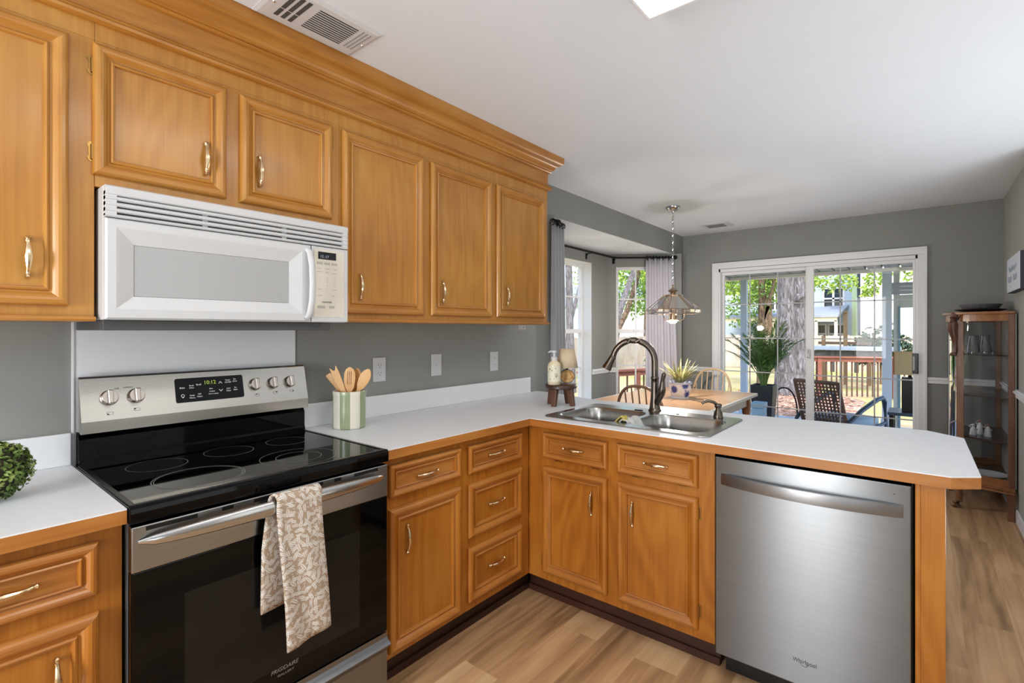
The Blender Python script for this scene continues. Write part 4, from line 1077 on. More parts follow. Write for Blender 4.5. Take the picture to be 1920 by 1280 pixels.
for d, R0 in ((-.0125, .040), (-.0125, .043), (.0125, .043), (.0125, .040)):
    rs.append([q+fw*d+rt*(R0*math.cos(2*PI*k/26))+Vector((0, 0, R0*.9*math.sin(2*PI*k/26))) for k in range(26)])
m.rings(rs, True, True); bd = m.build('body', slice_mat(), r, bevel=.002)
m = MB(); m.rings([[q+fw*d+rt*(R0*math.cos(2*PI*k/26))+Vector((0, 0, R0*.9*math.sin(2*PI*k/26))) for k in range(26)] for d, R0 in ((-.0122, .0415), (-.0122, .0445), (.0122, .0445), (.0122, .0415))], loop=True); m.build('bark', DKW, bd)
m = MB(); m.lathe((lo.x, lo.y, bz+.078), [(.008, 0), (.008, .03)], 12); m.build('stem', IRON, r)
def fabric():
    return plain('beige_shade_fabric', (208, 188, 160), .85, 0, .05, 120)
m = MB(); m.lathe((lo.x, lo.y, bz+.092), [(.064, 0), (.043, .112)], 32, False, False); m.build('shade', fabric(), r, smooth=True, solid=.002)

# ------------------------------------------------------------------ pendant lamp
pc = Vector((.455, 3.609, 0))
BRS = plain('polished_antique_brass', (190, 168, 146), .2, 1, .05, 60)
r = thing('pendant_lamp', (pc.x, pc.y, 1.41), 'glass and brass pendant lamp hanging on a chain over the dining table', 'pendant lamp')
m = MB(); m.lathe((pc.x, pc.y, H-.0005), [(.062, 0), (.062, -.004), (.052, -.022), (.034, -.034), (.012, -.038), (.006, -.05)], 28); m.build('canopy', CHROME, r, smooth=True, angle=50)
m = MB(); z = 2.392; k = 0
while z > 1.80:
    P = []; a = Vector((1, 0, 0)) if k % 2 else Vector((0, 1, 0))
    for i in range(13): t = 2*PI*i/12; P.append(Vector((pc.x, pc.y, z-.019))+a*(.0085*math.cos(t))+Vector((0, 0, .019*math.sin(t))))
    m.tube(P, .0022, 6); z -= .031; k += 1
m.build('chain', CHROME, r, smooth=True)
m = MB(); P = [Vector((pc.x+.007*math.sin(i*1.3), pc.y+.007*math.cos(i*1.3), 2.40-i*.0245)) for i in range(27)]; m.tube(P, .0019, 6); m.build('wire', plain('clear_lamp_wire', (180, 176, 168), .3), r, smooth=True)
m = MB(); m.lathe((pc.x, pc.y, 1.655), [(.085, 0), (.086, .006), (.03, .012), (.022, .02), (.03, .034), (.047, .044), (.030, .056), (.012, .066), (.008, .082), (.012, .088), (.004, .1)], 24); m.build('cap', BRS, r, smooth=True, angle=50)
RT_, RB_ = .080, .232; zT, zB, zL = 1.655, 1.533, 1.500; NS = 8
pt_ = lambda R0, k, z: Vector((pc.x+R0*math.cos(2*PI*(k+.3)/NS), pc.y+R0*math.sin(2*PI*(k+.3)/NS), z))
SHG = glass('pendant_bevelled_glass', (.95, .97, 1), .7, .0)
m = MB()
for k in range(NS): m.quad(pt_(RT_, k, zT), pt_(RT_, k+1, zT), pt_(RB_, k+1, zB), pt_(RB_, k, zB)); m.quad(pt_(RB_, k, zB), pt_(RB_, k+1, zB), pt_(RB_*.985, k+1, zL), pt_(RB_*.985, k, zL))
m.build('glass_panels', SHG, r)
m = MB()
for k in range(NS):
    m.tube([pt_(RT_, k, zT), pt_(RB_, k, zB)], .0042, 6); m.tube([pt_(RB_, k, zB), pt_(RB_*.985, k, zL)], .0042, 6)
    m.tube([pt_(RB_, k, zB), pt_(RB_, k+1, zB)], .0038, 6); m.tube([pt_(RB_*.985, k, zL), pt_(RB_*.985, k+1, zL)], .0042, 6)
m.build('came_frame', BRS, r, smooth=True)
m = MB(); m.lathe((pc.x, pc.y, 1.44), [(.03, 0), (.036, .004), (.036, .09), (.03, .1), (.02, .12), (.012, .21)], 20); m.build('lamp_cup', BRS, r, smooth=True, angle=50)
for k in range(5):
    a = 2*PI*k/5+.4; d = Vector((math.cos(a), math.sin(a), 0)); m = MB()
    m.tube([pc+Vector((0, 0, 1.445))+d*.03, pc+Vector((0, 0, 1.432))+d*.06, pc+Vector((0, 0, 1.447))+d*.088, pc+Vector((0, 0, 1.485))+d*.098], .0042, 8)
    m.lathe(tuple(pc+d*.098+Vector((0, 0, 1.483))), [(.006, 0), (.014, .008), (.012, .012), (.008, .014), (.008, .05), (.0075, .052)], 12); ar = m.build('arm', BRS, r, smooth=True, angle=50)
    m = MB(); m.lathe(tuple(pc+d*.098+Vector((0, 0, 1.535))), [(.006, 0), (.010, .012), (.009, .024), (.001, .05)], 12); m.build('candle_bulb', glass('bulb_glass' if k == 0 else 'bulb_glass', (.95, .94, .9), 1.5), ar, smooth=True)
BULB = plain('lit_bulb', (255, 236, 200), .4, emit=(255, 230, 186), estr=14)
m = MB(); m.lathe((pc.x, pc.y, 1.412), [(.018, 0), (.033, .010), (.038, .022), (.034, .030)], 20); m.build('bulb', BULB, r, smooth=True)
lamp('pendant_light', 'POINT', (pc.x, pc.y, 1.38), (0, 0, 0), 28, (1, .95, .89), shadow_soft_size=.04)

# ------------------------------------------------------------------ curtain rod and curtains
r = thing('curtain_rod', (-.3, 3.5, 2.15), 'black curtain rod bent round the bay with round finials', 'curtain rod')
RP = [(.06, 2.36, 2.162), (.0, 2.53, 2.164), (-.50, 2.83, 2.166), (-.50, 4.27, 2.158), (-.46, 4.34, 2.157), (-.005, 4.665, 2.155), (.03, 4.69, 2.155)]
m = MB(); m.tube([Vector(p) for p in RP], .011, 10); m.build('rod', IRON, r, smooth=True)
for p in ((.055, 2.40, 2.155), (.045, 4.70, 2.155)): m = MB(); m.ball(p, .024, 14); m.build('finial', IRON, r, smooth=True)
for p, q in (((-.50, 3.86, 2.158), (-.586, 3.86, 2.13)), ((-.46, 4.335, 2.157), (-.535, 4.375, 2.13))):
    m = MB(); m.tube([Vector(p), Vector((p[0]*.3+q[0]*.7, p[1]*.3+q[1]*.7, p[2])), Vector(q)], .006, 8); m.box(q[0]-.012, q[0]+.006, q[1]-.012, q[1]+.012, q[2]-.03, q[2]+.03); m.build('bracket', IRON, r, smooth=True, angle=40)
CUR = plain('grey_lilac_curtain', (196, 192, 200), .9, 0, .03, 300, spec=.1)
CURD = plain('slate_grey_curtain', (158, 159, 162), .9, 0, .03, 300, spec=.1)
def curtain(label, a0, a1, b0, b1, nf, amp, mt, z0=.03, z1=2.145):
    a0, a1, b0, b1 = (Vector((*p, 0)) for p in (a0, a1, b0, b1)); m = MB()
    def fn(u, v):
        t = v**1.4; A = a0.lerp(b0, 1-t) ; Bq = a1.lerp(b1, 1-t); p = A.lerp(Bq, u); d = (Bq-A); n = Vector((-d.y, d.x, 0)).normalized()
        w = math.sin(u*nf*2*PI+.6*math.sin(v*3))*amp*(.65+.35*(1-v)); 
        return (p.x+n.x*w, p.y+n.y*w, sm(z0, z1, v))
    m.grid(fn, 90, 16)
    rr_ = thing('curtain', ((a0.x+a1.x)/2, (a0.y+a1.y)/2, z0), label, 'curtain', 'curtains on the bay rod')
    m.build('panel', mt, rr_, smooth=True, solid=.003, angle=180)
    m = MB()
    for i in range(9):
        p = a0.lerp(a1, (i+.5)/9); P = [Vector((p.x, p.y, z1+.008))+Vector((0, 0, .022*math.sin(t)))+(a1-a0).normalized().cross(Vector((0, 0, 1)))*(.022*math.cos(t)) for t in [2*PI*j/12 for j in range(13)]]
        m.tube(P, .0035, 6)
    m.build('rings', IRON, rr_, smooth=True)
curtain('pale lilac-grey curtain at the far end of the bay, behind the pendant lamp', (-.215, 4.515), (.03, 4.69), (-.215, 4.515), (.09, 4.73), 5, .022, CUR)
curtain('darker grey curtain at the near end of the bay, just past the long wall cabinet', (.05, 2.33), (-.0, 2.55), (.05, 2.33), (-.05, 2.66), 4, .02, CURD)

# ------------------------------------------------------------------ dining table, chairs, plant
TBL = wood('pine_table_top', (192, 140, 92), (214, 164, 114), (228, 186, 140), 'x', rough=.3, ring=.4, fine=18, coat=.3)
TX0, TX1, TY0, TY1 = -.06, .952, 3.08, 4.455
r = thing('dining_table', ((TX0+TX1)/2, (TY0+TY1)/2, 0), 'honey pine dining table with white painted edge and apron in the bay', 'table')
m = MB(); m.box(TX0+.004, TX1-.004, TY0+.004, TY1-.004, .73, .75); m.build('tabletop', TBL, r, bevel=.003)
EDG = plain('white_table_paint', (214, 210, 205), .35, 0, .02, 30)
m = MB()
for a in ((TX0, TX1, TY0, TY0+.02), (TX0, TX1, TY1-.02, TY1), (TX0, TX0+.02, TY0+.02, TY1-.02), (TX1-.02, TX1, TY0+.02, TY1-.02)): m.box(a[0], a[1], a[2], a[3], .722, .7503)
m.build('edge_band', EDG, r, bevel=.004)
m = MB()
for a in ((TX0+.08, TX1-.08, TY0+.07, TY0+.09), (TX0+.08, TX1-.08, TY1-.09, TY1-.07), (TX0+.07, TX0+.09, TY0+.08, TY1-.08), (TX1-.09, TX1-.07, TY0+.08, TY1-.08)): m.box(a[0], a[1], a[2], a[3], .63, .7295)
m.build('apron', EDG, r, bevel=.002)
LEGW = wood('brown_table_leg', (104, 66, 44), (134, 90, 62), (156, 110, 78), 'z', rough=.4)
for x in (TX0+.085, TX1-.085):
    for y in (TY0+.085, TY1-.085):
        m = MB(); m.box(x-.034, x+.034, y-.034, y+.034, .6, .7295); m.lathe((x, y, 0), [(.018, 0), (.022, .02), (.030, .2), (.036, .42), (.026, .54), (.034, .57), (.034, .6)], 16); m.build('leg', LEGW, r, smooth=True, angle=40)
def chair_parts(t, wm):
    """hoop-back Windsor chair, seat facing -y, built round the local origin"""
    WL[t.name] = Vector((0, 0, 0)); t.location = (0, 0, 0)
    m = MB(); rs = []
    for z, f in ((.425, .9), (.43, .97), (.445, 1), (.455, .97), (.45, .75)): rs.append([(.215*f*math.copysign(abs(math.cos(a))**.75, math.cos(a)), .205*f*math.copysign(abs(math.sin(a))**.75, math.sin(a)), z) for a in [2*PI*k/32 for k in range(32)]])
    m.rings(rs, True, True); m.build('seat', wm, t, smooth=True, angle=50)
    def hoop(u): 
        a = PI*u; x = .205*math.copysign(abs(math.cos(a))**.72, math.cos(a)); z = .45+.485*abs(math.sin(a))**.62; return Vector((x*(.9+.1*(z-.45)/.2 if z < .65 else 1), .165+.10*(z-.45)/.485, z))
    m = MB(); m.tube([hoop(i/36) for i in range(37)], .0115, 10); m.build('hoop', wm, t, smooth=True)
    for i in range(7):
        x = -.15+.05*i; m = MB(); xt = x*1.12; z_t = .45+.485*max(.05, (1-(abs(xt)/.205)**2.8))**.45
        y_t = .165+.10*(z_t-.45)/.485; m.tube([(x*.85, .15, .445), (xt*.97, (.15+y_t)/2+.004, (z_t+.445)/2), (xt, y_t, z_t)], [.0055, .007, .0055], 8); m.build('spindle', wm, t, smooth=True)
    ft = {}
    for sx in (-1, 1):
        for sy in (-1, 1):
            b = Vector((sx*.215, sy*.205, 0)); tp = Vector((sx*.14, sy*.125, .43)); ft[sx, sy] = b.lerp(tp, .42)
            m = MB(); m.tube([b, b.lerp(tp, .15), b.lerp(tp, .4), b.lerp(tp, .5), b.lerp(tp, .75), tp], [.011, .014, .0195, .015, .0185, .012], 12); m.build('leg', wm, t, smooth=True)
    for sx in (-1, 1): m = MB(); m.tube([ft[sx, -1], (ft[sx, -1]+ft[sx, 1])/2, ft[sx, 1]], [.008, .012, .008], 8); m.build('stretcher', wm, t, smooth=True)
    m = MB(); m.tube([(ft[-1, -1]+ft[-1, 1])/2, (ft[1, -1]+ft[1, 1])/2], .009, 8); m.build('stretcher', wm, t, smooth=True)
CHA = wood('pale_oak_chair', (206, 170, 126), (226, 194, 154), (238, 212, 178), 'z', rough=.35)
CHB = wood('pale_oak_backlit', (120, 84, 62), (148, 110, 86), (170, 132, 106), 'z', rough=.35)  # the pale oak darkened to imitate a chair standing backlit
t = thing('dining_chair', (0, 0, 0), 'pale hoop-back spindle chair at the far end of the dining table, by the sliding door', 'chair', 'hoop-back chairs round the dining table')
chair_parts(t, CHA); t.location = (.43, 4.52, 0); t.rotation_euler = (0, 0, 0)
t = thing('dining_chair', (0, 0, 0), 'backlit hoop-back spindle chair at the near end of the table, behind the faucet', 'chair', 'hoop-back chairs round the dining table')
chair_parts(t, CHB); t.location = (.53, 3.02, 0); t.rotation_euler = (0, 0, PI)
pp = Vector((.50, 3.66, .7505))
def pot_mat():
    m, nt, b, o = NT('blue_white_porcelain'); L = nt.links.new; g = nd(nt, 'ShaderNodeNewGeometry')
    v = nd(nt, 'ShaderNodeTexVoronoi'); v.inputs['Scale'].default_value = 13; L(g.outputs['Position'], v.inputs['Vector'])
    n = nd(nt, 'ShaderNodeTexNoise'); n.inputs['Scale'].default_value = 170; n.inputs['Detail'].default_value = 3; L(g.outputs['Position'], n.inputs['Vector'])
    a = nd(nt, 'ShaderNodeMath', operation='MULTIPLY_ADD'); a.inputs[1].default_value = .6; L(n.outputs[0], a.inputs[0]); L(v.outputs['Distance'], a.inputs[2])
    c = ramp(nt, a.outputs[0], [(.58, lin((52, 70, 146))), (.70, lin((100, 118, 180))), (.76, lin((226, 228, 232)))]); L(c, b.inputs['Base Color']); b.inputs['Roughness'].default_value = .12; return m
r = thing('potted_plant', pp, 'spiky yellow-green plant in a blue and white porcelain pot on the dining table', 'plant')
m = MB(); m.lathe(tuple(pp), [(.075, 0), (.078, .004), (.072, .012), (.088, .05), (.093, .10), (.097, .128)], 32); pb = m.build('pot', pot_mat(), r, smooth=True, angle=50)
m = MB(); m.lathe((pp.x, pp.y, pp.z+.126), [(.0972, 0), (.104, .004), (.104, .018), (.094, .018), (.09, .0)], 32, False, True); m.build('pot_rim', plain('porcelain_white_blue_line', (196, 202, 218), .15), pb, smooth=True, angle=50)
m = MB(); rn = random.Random(11)
for i in range(64):
    a = rn.uniform(0, 2*PI); lean = rn.uniform(.08, 1.0); ln = rn.uniform(.15, .25); d = Vector((math.cos(a)*lean, math.sin(a)*lean, 1)).normalized(); c = pp+Vector((math.cos(a)*.02, math.sin(a)*.02, .13)); s = d.cross(Vector((0, 0, 1))).normalized() if lean > .02 else Vector((1, 0, 0))
    pts = [c+d*(ln*t)+Vector((math.cos(a), math.sin(a), -.5))*(.09*lean*t*t) for t in (0, .25, .5, .75, 1)]; ws = (.005, .008, .007, .005, .0006)
    for j in range(4): m.quad(pts[j]-s*ws[j], pts[j]+s*ws[j], pts[j+1]+s*ws[j+1], pts[j+1]-s*ws[j+1])
m.build('blades', leafm('variegated_blade', (112, 122, 70), (168, 164, 104), (214, 204, 158)), r, fix=False)

# ------------------------------------------------------------------ curio cabinet
OAKZ = wood('quarter_oak_upright', (92, 58, 40), (124, 84, 58), (152, 108, 78), 'z', rough=.35, fine=30)
OAKY = wood('quarter_oak_rail', (104, 64, 38), (142, 94, 58), (172, 120, 80), 'y', rough=.35, fine=30)
CARV = wood('dark_carved_oak', (52, 30, 20), (78, 46, 32), (104, 66, 46), 'z', rough=.35)
CX, CYa, CYb, XB = 2.385, 4.395, 4.905, 2.68          # front posts and back plane
r = thing('curio_cabinet', (2.55, 4.65, 0), 'oak curio cabinet with curved glass and lion paw feet against the right wall', 'cabinet')
def plan(ins=0, bow=.055, n=8):
    """bow-front outline: near side curve, bowed front, far side curve (back on the wall)"""
    def arc(a, b, bl, k):
        a, b = Vector(a), Vector(b); d = b-a; nn = Vector((d.y, -d.x)).normalized(); nn = -nn
        return [tuple(a+d*(i/k)+nn*(bl*4*(i/k)*(1-i/k))) for i in range(k+1)]
    P = arc((XB, 4.235+ins), (CX+ins, CYa+ins), .018, n)[:-1]+arc((CX+ins, CYa+ins), (CX+ins, CYb-ins), bow, n)[:-1]+arc((CX+ins, CYb-ins), (XB, 5.03-ins), .018, n)
    return P
PLN = plan()
def orient(P):  # make sure the bow goes outward (towards -x)
    return P
m = MB(); m.prism(plan(-.03), 1.468, 1.488); m.build('top', OAKY, r, bevel=.005)
m = MB(); m.prism(plan(-.012), .205, .235); m.prism(plan(-.03), .192, .205); m.build('base', OAKY, r, bevel=.004)
def wall_strip(P, z0, z1, th):
    m = MB(); m.grid(lambda u, v: (*P[min(len(P)-1, int(round(u*(len(P)-1))))], sm(z0, z1, v)), len(P)-1, 1); return m
wall_strip(PLN, 1.418, 1.468, .02).build('top_rail', OAKY, r, solid=.02)
wall_strip(PLN, .235, .285, .02).build('bottom_rail', OAKY, r, solid=.02)
for x, y in ((CX+.012, CYa), (CX+.012, CYb)): m = MB(); m.box(x-.022, x+.022, y-.022, y+.022, .235, 1.468); m.build('front_post', OAKZ, r, bevel=.005)
m = MB(); m.box(XB-.035, XB, 4.235-.01, 4.235+.03, .235, 1.468); m.build('back_post', OAKZ, r, bevel=.004)
m = MB(); m.box(XB-.035, XB, 5.0, 5.036, .235, 1.468); m.build('back_post', OAKZ, r, bevel=.004)
m = MB(); m.box(XB, XB+.008, 4.235, 5.03, .235, 1.468); m.build('back_panel', plain('cabinet_back_greyboard', (150, 150, 146), .5), r)
gp = [p for p in PLN]
wall_strip(PLN[:9], .28, 1.42, .003).build('side_glass', PANE2, r, smooth=True, angle=180)
wall_strip(PLN[8:17], .28, 1.42, .003).build('door_glass', PANE2, r, smooth=True, angle=180)
wall_strip(PLN[16:], .28, 1.42, .003).build('side_glass', PANE2, r, smooth=True, angle=180)
SHELF = plain('dark_oak_shelf', (62, 48, 42), .25, 0, .06, 30)
for z, th in ((1.173, .008), (.866, .012), (.552, .014), (.245, .02)):
    m = MB(); m.prism(plan(.02), z-th, z); m.build('shelf', SHELF if z < 1 else glass('glass_shelf', (.82, .9, .88), 1.6), r)
m = MB()
for z in (1.0, .5): m.tube([(CX-.03, CYb-.02, z-.02), (CX-.03, CYb-.02, z+.02)], .006, 8)
m.build('door_hinges', BRASS, r)
# carved animal-leg ornament on the near front post
c = Vector((CX-.012, CYa-.012, 0)); o_ = Vector((-.6, -.8, 0))
m = MB(); m.tube([c+Vector((0, 0, 1.47)), c+o_*.018+Vector((0, 0, 1.44)), c+o_*.036+Vector((0, 0, 1.40)), c+o_*.034+Vector((0, 0, 1.35)), c+o_*.016+Vector((0, 0, 1.29)), c+o_*.008+Vector((0, 0, 1.24)), c+o_*.010+Vector((0, 0, 1.20)), c+o_*.014+Vector((0, 0, 1.17))], [.030, .028, .034, .030, .021, .015, .019, .016], 14)
for k in (-1, 0, 1): m.ball(tuple(c+o_*.026+Vector((-.8, .6, 0))*(k*.013)+Vector((0, 0, 1.172-.004*abs(k)))), .011, 10, (1, 1, 1.3))
m.box(c.x-.03, c.x+.02, c.y-.03, c.y+.02, 1.455, 1.475)
m.build('carved_paw', CARV, r, smooth=True, angle=60)
for y in (CYa, CYb):
    c = Vector((CX+.005, y, 0)); o_ = Vector((-1, 0, 0)); m = MB()
    m.tube([c+Vector((0, 0, .2)), c+o_*.012+Vector((0, 0, .16)), c-o_*.002+Vector((0, 0, .10)), c+Vector((0, 0, .05)), c+o_*.01+Vector((0, 0, .022))], [.034, .032, .022, .022, .028], 14)
    for k in (-1, 0, 1): m.ball(tuple(c+o_*.034+Vector((0, k*.019, .018))), .017, 10)
    m.build('paw_foot', OAKZ, r, smooth=True, angle=60)
for y in (4.252, 5.01):
    m = MB(); s0 = -1 if y < 4.6 else 1
    m.rings([[(XB-.018+i*hw, y+j*hw+s0*0, z) for i, j in ((-1, -1), (1, -1), (1, 1), (-1, 1))] for z, hw in ((0, .020), (.05, .018), (.13, .021), (.195, .026))], True, True); m.build('back_leg', OAKZ, r, bevel=.003)
# what stands on and in it
PLT = plain('dark_pewter', (58, 54, 60), .35, .4, .05, 50); FLU = plain('grey_stoneware', (128, 126, 134), .3, 0, .04, 40)
m = MB()
m.rings([[(2.525+R0*.8*math.cos(2*PI*k/40), 4.62+R0*1.55*math.sin(2*PI*k/40), 1.4885+h) for k in range(40)] for R0, h in ((.06, 0), (.10, .004), (.17, .016), (.19, .022), (.185, .025), (.125, .010), (.02, .008))], True, True)
o = m.build('platter', PLT, None, smooth=True, angle=50); tag(o, 'dark oval platter lying on top of the curio cabinet under the fluted dish', 'platter')
m = MB(); n = 72
def flu(R0, h, a): return [(2.525+.85*(R0+a*math.cos(18*2*PI*k/n))*math.cos(2*PI*k/n), 4.62+1.6*(R0+a*math.cos(18*2*PI*k/n))*math.sin(2*PI*k/n), 1.5045+h) for k in range(n)]
m.rings([flu(.10, 0, 0), flu(.112, .002, .001), flu(.142, .042, .004), flu(.147, .046, .004), flu(.143, .048, .004), flu(.108, .008, .001)], True, True)
o = m.build('pie_dish', FLU, None, smooth=True, angle=50); tag(o, 'grey fluted pie dish on the dark platter on top of the curio cabinet', 'dish')
TUM = glass('tumbler_glass', (.93, .95, .97), 1.3, .02)
for k, (x, y) in enumerate(((2.475, 4.455), (2.55, 4.53))):
    m = MB(); n = 36
    def cut(R0, h): return [(x+(R0+.0016*math.cos(9*2*PI*q/n))*math.cos(2*PI*q/n), y+(R0+.0016*math.cos(9*2*PI*q/n))*math.sin(2*PI*q/n), 1.174+h) for q in range(n)]
    m.rings([cut(.042, 0), cut(.041, .004), cut(.031, .132), cut(.027, .138), cut(.024, .136), cut(.036, .008)], False, True)
    o = m.build('glass_tumbler', TUM, None, smooth=True, angle=40); tag(o, ('cut glass tumbler upside down on the top curio shelf, nearer the side glass', 'cut glass tumbler upside down on the top curio shelf, behind the other one')[k], 'glass', 'upturned tumblers in the curio cabinet')
FIG = plain('white_porcelain_figure', (206, 206, 208), .3, 0, .03, 40); FIGB = plain('tan_figure_hair', (140, 104, 82), .5)
for k, (x, y, lab, hh, mt) in enumerate(((2.475, 4.47, 'left small white figurine with ring head on the third curio shelf', .085, FIG), (2.515, 4.53, 'tall middle white figurine with brown hair on the third curio shelf', .115, FIG), (2.555, 4.45, 'right figurine with tan robe holding its arm up on the third curio shelf', .098, FIG))):
    rr2 = thing('figurine', (x, y, .5525), lab, 'figurine', 'figurines on the third curio shelf')
    m = MB(); m.lathe((x, y, .5525), [(.021, 0), (.022, .006), (.017, hh*.5), (.012, hh*.72), (.006, hh*.78)], 18); m.tube([(x-.008, y-.006, .5525+hh*.62), (x-.024, y-.012, .5525+hh*.78), (x-.012, y-.012, .5525+hh*.92)], .005, 8); m.tube([(x+.008, y+.004, .5525+hh*.62), (x+.022, y-.004, .5525+hh*.5), (x+.008, y-.016, .5525+hh*.5)], .005, 8); m.build('body', mt, rr2, smooth=True, angle=60)
    m = MB(); m.ball((x, y, .5525+hh*.87), .011, 14); m.build('head', FIG if k == 0 else FIGB, rr2, smooth=True)
o = MB().lathe((2.555, 4.50, .2455), [(.06, 0), (.08, .004), (.118, .018), (.122, .022), (.114, .022), (.078, .008), (.02, .006)], 40).build('plate', FIG, None, smooth=True, angle=50); tag(o, 'white round plate on the floor of the curio cabinet', 'plate')
# framed sign on the right wall
r = thing('wall_sign', (2.68, 4.1, 1.63), 'white lettered box sign with dark sides on the right wall above the curio cabinet', 'sign')
box('box', plain('dark_sign_side', (46, 42, 56), .5), r, 2.658, 2.6965, 3.80, 4.40, 1.618, 1.862, .002)
fc = box('face', plain('white_sign_face', (214, 222, 236), .5, 0, .02), r, 2.654, 2.6585, 3.803, 4.397, 1.621, 1.859, .001)
m = MB()
for zc, y0, y1 in ((1.775, 3.93, 4.27), (1.705, 3.90, 4.05), (1.705, 4.15, 4.30)):
    m.tube([(2.6535, sm(y0, y1, t/24), zc+.016*math.sin(t*1.7)+.008*math.sin(t*.9)) for t in range(25)], .0035, 6)
m.build('script_marks', plain('pale_grey_ink', (150, 158, 172), .6), fc, smooth=True)
# ------------------------------------------------------------------ outside: patio, garden, neighbours
def concrete():
    m, nt, b, o = NT('blue_grey_patio_concrete'); g = nd(nt, 'ShaderNodeNewGeometry'); n = nd(nt, 'ShaderNodeTexNoise'); n.inputs['Scale'].default_value = 4; n.inputs['Detail'].default_value = 8
    nt.links.new(g.outputs['Position'], n.inputs['Vector']); nt.links.new(ramp(nt, n.outputs[0], [(.3, lin((150, 162, 176))), (.7, lin((188, 198, 208)))]), b.inputs['Base Color']); b.inputs['Roughness'].default_value = .7; return m
struct(MB().box(-.9, 4.2, D+T+.001, 8.25, -.16, -.03).build('patio', concrete()))
def lawn_mat():
    m, nt, b, o = NT('dry_lawn'); g = nd(nt, 'ShaderNodeNewGeometry'); n = nd(nt, 'ShaderNodeTexNoise'); n.inputs['Scale'].default_value = .55; n.inputs['Detail'].default_value = 6
    nt.links.new(g.outputs['Position'], n.inputs['Vector']); nt.links.new(ramp(nt, n.outputs[0], [(.35, lin((146, 160, 84))), (.5, lin((190, 172, 122))), (.68, lin((206, 182, 142)))]), b.inputs['Base Color']); b.inputs['Roughness'].default_value = .95; return m
m = MB(); m.grid(lambda u, v: (sm(-60, 60, u), sm(-12, 70, v), -.27+.03*math.sin(u*40)*math.sin(v*31)), 60, 50)
g_ = m.build('ground', lawn_mat(), None, smooth=True); struct(g_)
def mulch_mat():
    m, nt, b, o = NT('bark_mulch'); g = nd(nt, 'ShaderNodeNewGeometry'); v = nd(nt, 'ShaderNodeTexVoronoi'); v.inputs['Scale'].default_value = 16; nt.links.new(g.outputs['Position'], v.inputs['Vector'])
    s = nd(nt, 'ShaderNodeSeparateColor'); nt.links.new(v.outputs['Color'], s.inputs[0])
    nt.links.new(ramp(nt, s.outputs[0], [(.1, lin((104, 70, 56))), (.5, lin((184, 142, 118))), (.9, lin((222, 190, 164)))]), b.inputs['Base Color']); b.inputs['Roughness'].default_value = .95
    bp = nd(nt, 'ShaderNodeBump'); bp.inputs['Strength'].default_value = .8; bp.inputs['Distance'].default_value = .03; nt.links.new(v.outputs['Distance'], bp.inputs['Height']); nt.links.new(bp.outputs[0], b.inputs['Normal']); return m
m = MB(); rn = random.Random(5)
m.grid(lambda u, v: (sm(-1.7, 1.2, u), sm(8.26, 13.0, v), -.19+.05*math.sin(u*9)*math.sin(v*7)-.12*max(0, abs(u-.5)-.35)*2-.12*max(0, abs(v-.5)-.4)*3), 30, 30)
for i in range(1400):
    x, y = rn.uniform(-1.5, 1.0), rn.uniform(8.4, 12.6); a = rn.uniform(0, 6.28); m.leaf((x, y, -.15+rn.uniform(-.02, .05)), (math.cos(a), math.sin(a), rn.uniform(-.2, .3)), (0, 0, 1), rn.uniform(.06, .12), rn.uniform(.02, .04))
o = m.build('mulch', mulch_mat(), None, fix=False); tag(o, 'pinkish brown bark mulch spread round the big tree trunk beyond the patio', 'mulch', kind='stuff')
PBL = plain('pale_blue_paint', (172, 186, 204), .5, 0, .02, 20); PGR = plain('grey_green_paint', (166, 176, 176), .5, 0, .02, 20); BEAMM = plain('white_beam_paint', (214, 214, 214), .5, 0, .02, 20)
SLATE = plain('slate_blue_boards', (150, 160, 172), .6, 0, .06, 10)
r = thing('patio_cover', (1.3, 6.7, 2.2), 'slate-boarded patio cover with a white beam outside the sliding door', 'patio cover')
m = MB()
for k in range(24): x = -.9+k*.19; m.box(x, x+.165, D+T+.02, 8.1, 2.222, 2.256)
m.build('roof_boards', SLATE, r)
m = MB(); m.box(-.9, 3.7, D+T+.02, 8.1, 2.257, 2.28); m.build('roof_deck', DARKG, r)
box('beam', BEAMM, r, -.9, 3.7, 7.95, 8.07, 2.17, 2.22, .004)
box('side_beam', BEAMM, r, -.44, -.32, D+T+.3, 7.94, 2.17, 2.22, .004)
def post(label, x0, x1, y0, y1, mt):
    rr3 = thing('patio_post', ((x0+x1)/2, y0, -.03), label, 'post', 'painted posts of the patio cover')
    box('shaft', mt, rr3, x0, x1, y0, y1, -.03, 2.169, .004); box('base_block', mt, rr3, x0-.015, x1+.015, y0-.015, y1+.015, -.03, .10, .004)
post('pale blue patio post seen behind the left edge of the palm', -.145, -.05, 7.96, 8.06, PBL)
post('wide pale blue patio post at the left jamb of the sliding door', -.43, -.33, 7.0, 7.1, PBL)
post('thick pale blue patio post left of the tan lamp', 1.735, 1.845, 7.96, 8.06, PBL)
r = thing('porch_door_frame', (2.2, 8.0, 0), 'grey-green screen frame with blue boarded header at the right of the patio', 'screen frame')
m = MB(); m.box(1.862, 1.93, 7.985, 8.045, -.03, 2.169); m.box(2.62, 2.74, 7.985, 8.045, -.03, 2.169); m.box(1.93, 2.62, 7.985, 8.045, 1.66, 1.84); m.build('frame', PGR, r, bevel=.003)
m = MB()
for k in range(3): m.sweep([(0, -.03, 1.845+k*.055), (0, -.045, 1.845+k*.055), (0, -.033, 1.899+k*.055), (0, .03, 1.899+k*.055)], (1.846, 8.015, 0), (2.74, 8.015, 0))
m.build('header_boards', SLATE, r)
m = MB(); m.box(1.92, 1.94, 7.97, 7.985, .0, 1.68); m.box(1.938, 1.95, 7.955, 7.985, .98, 1.05); m.build('door_edge', plain('teal_edge', (88, 128, 146), .5), r)
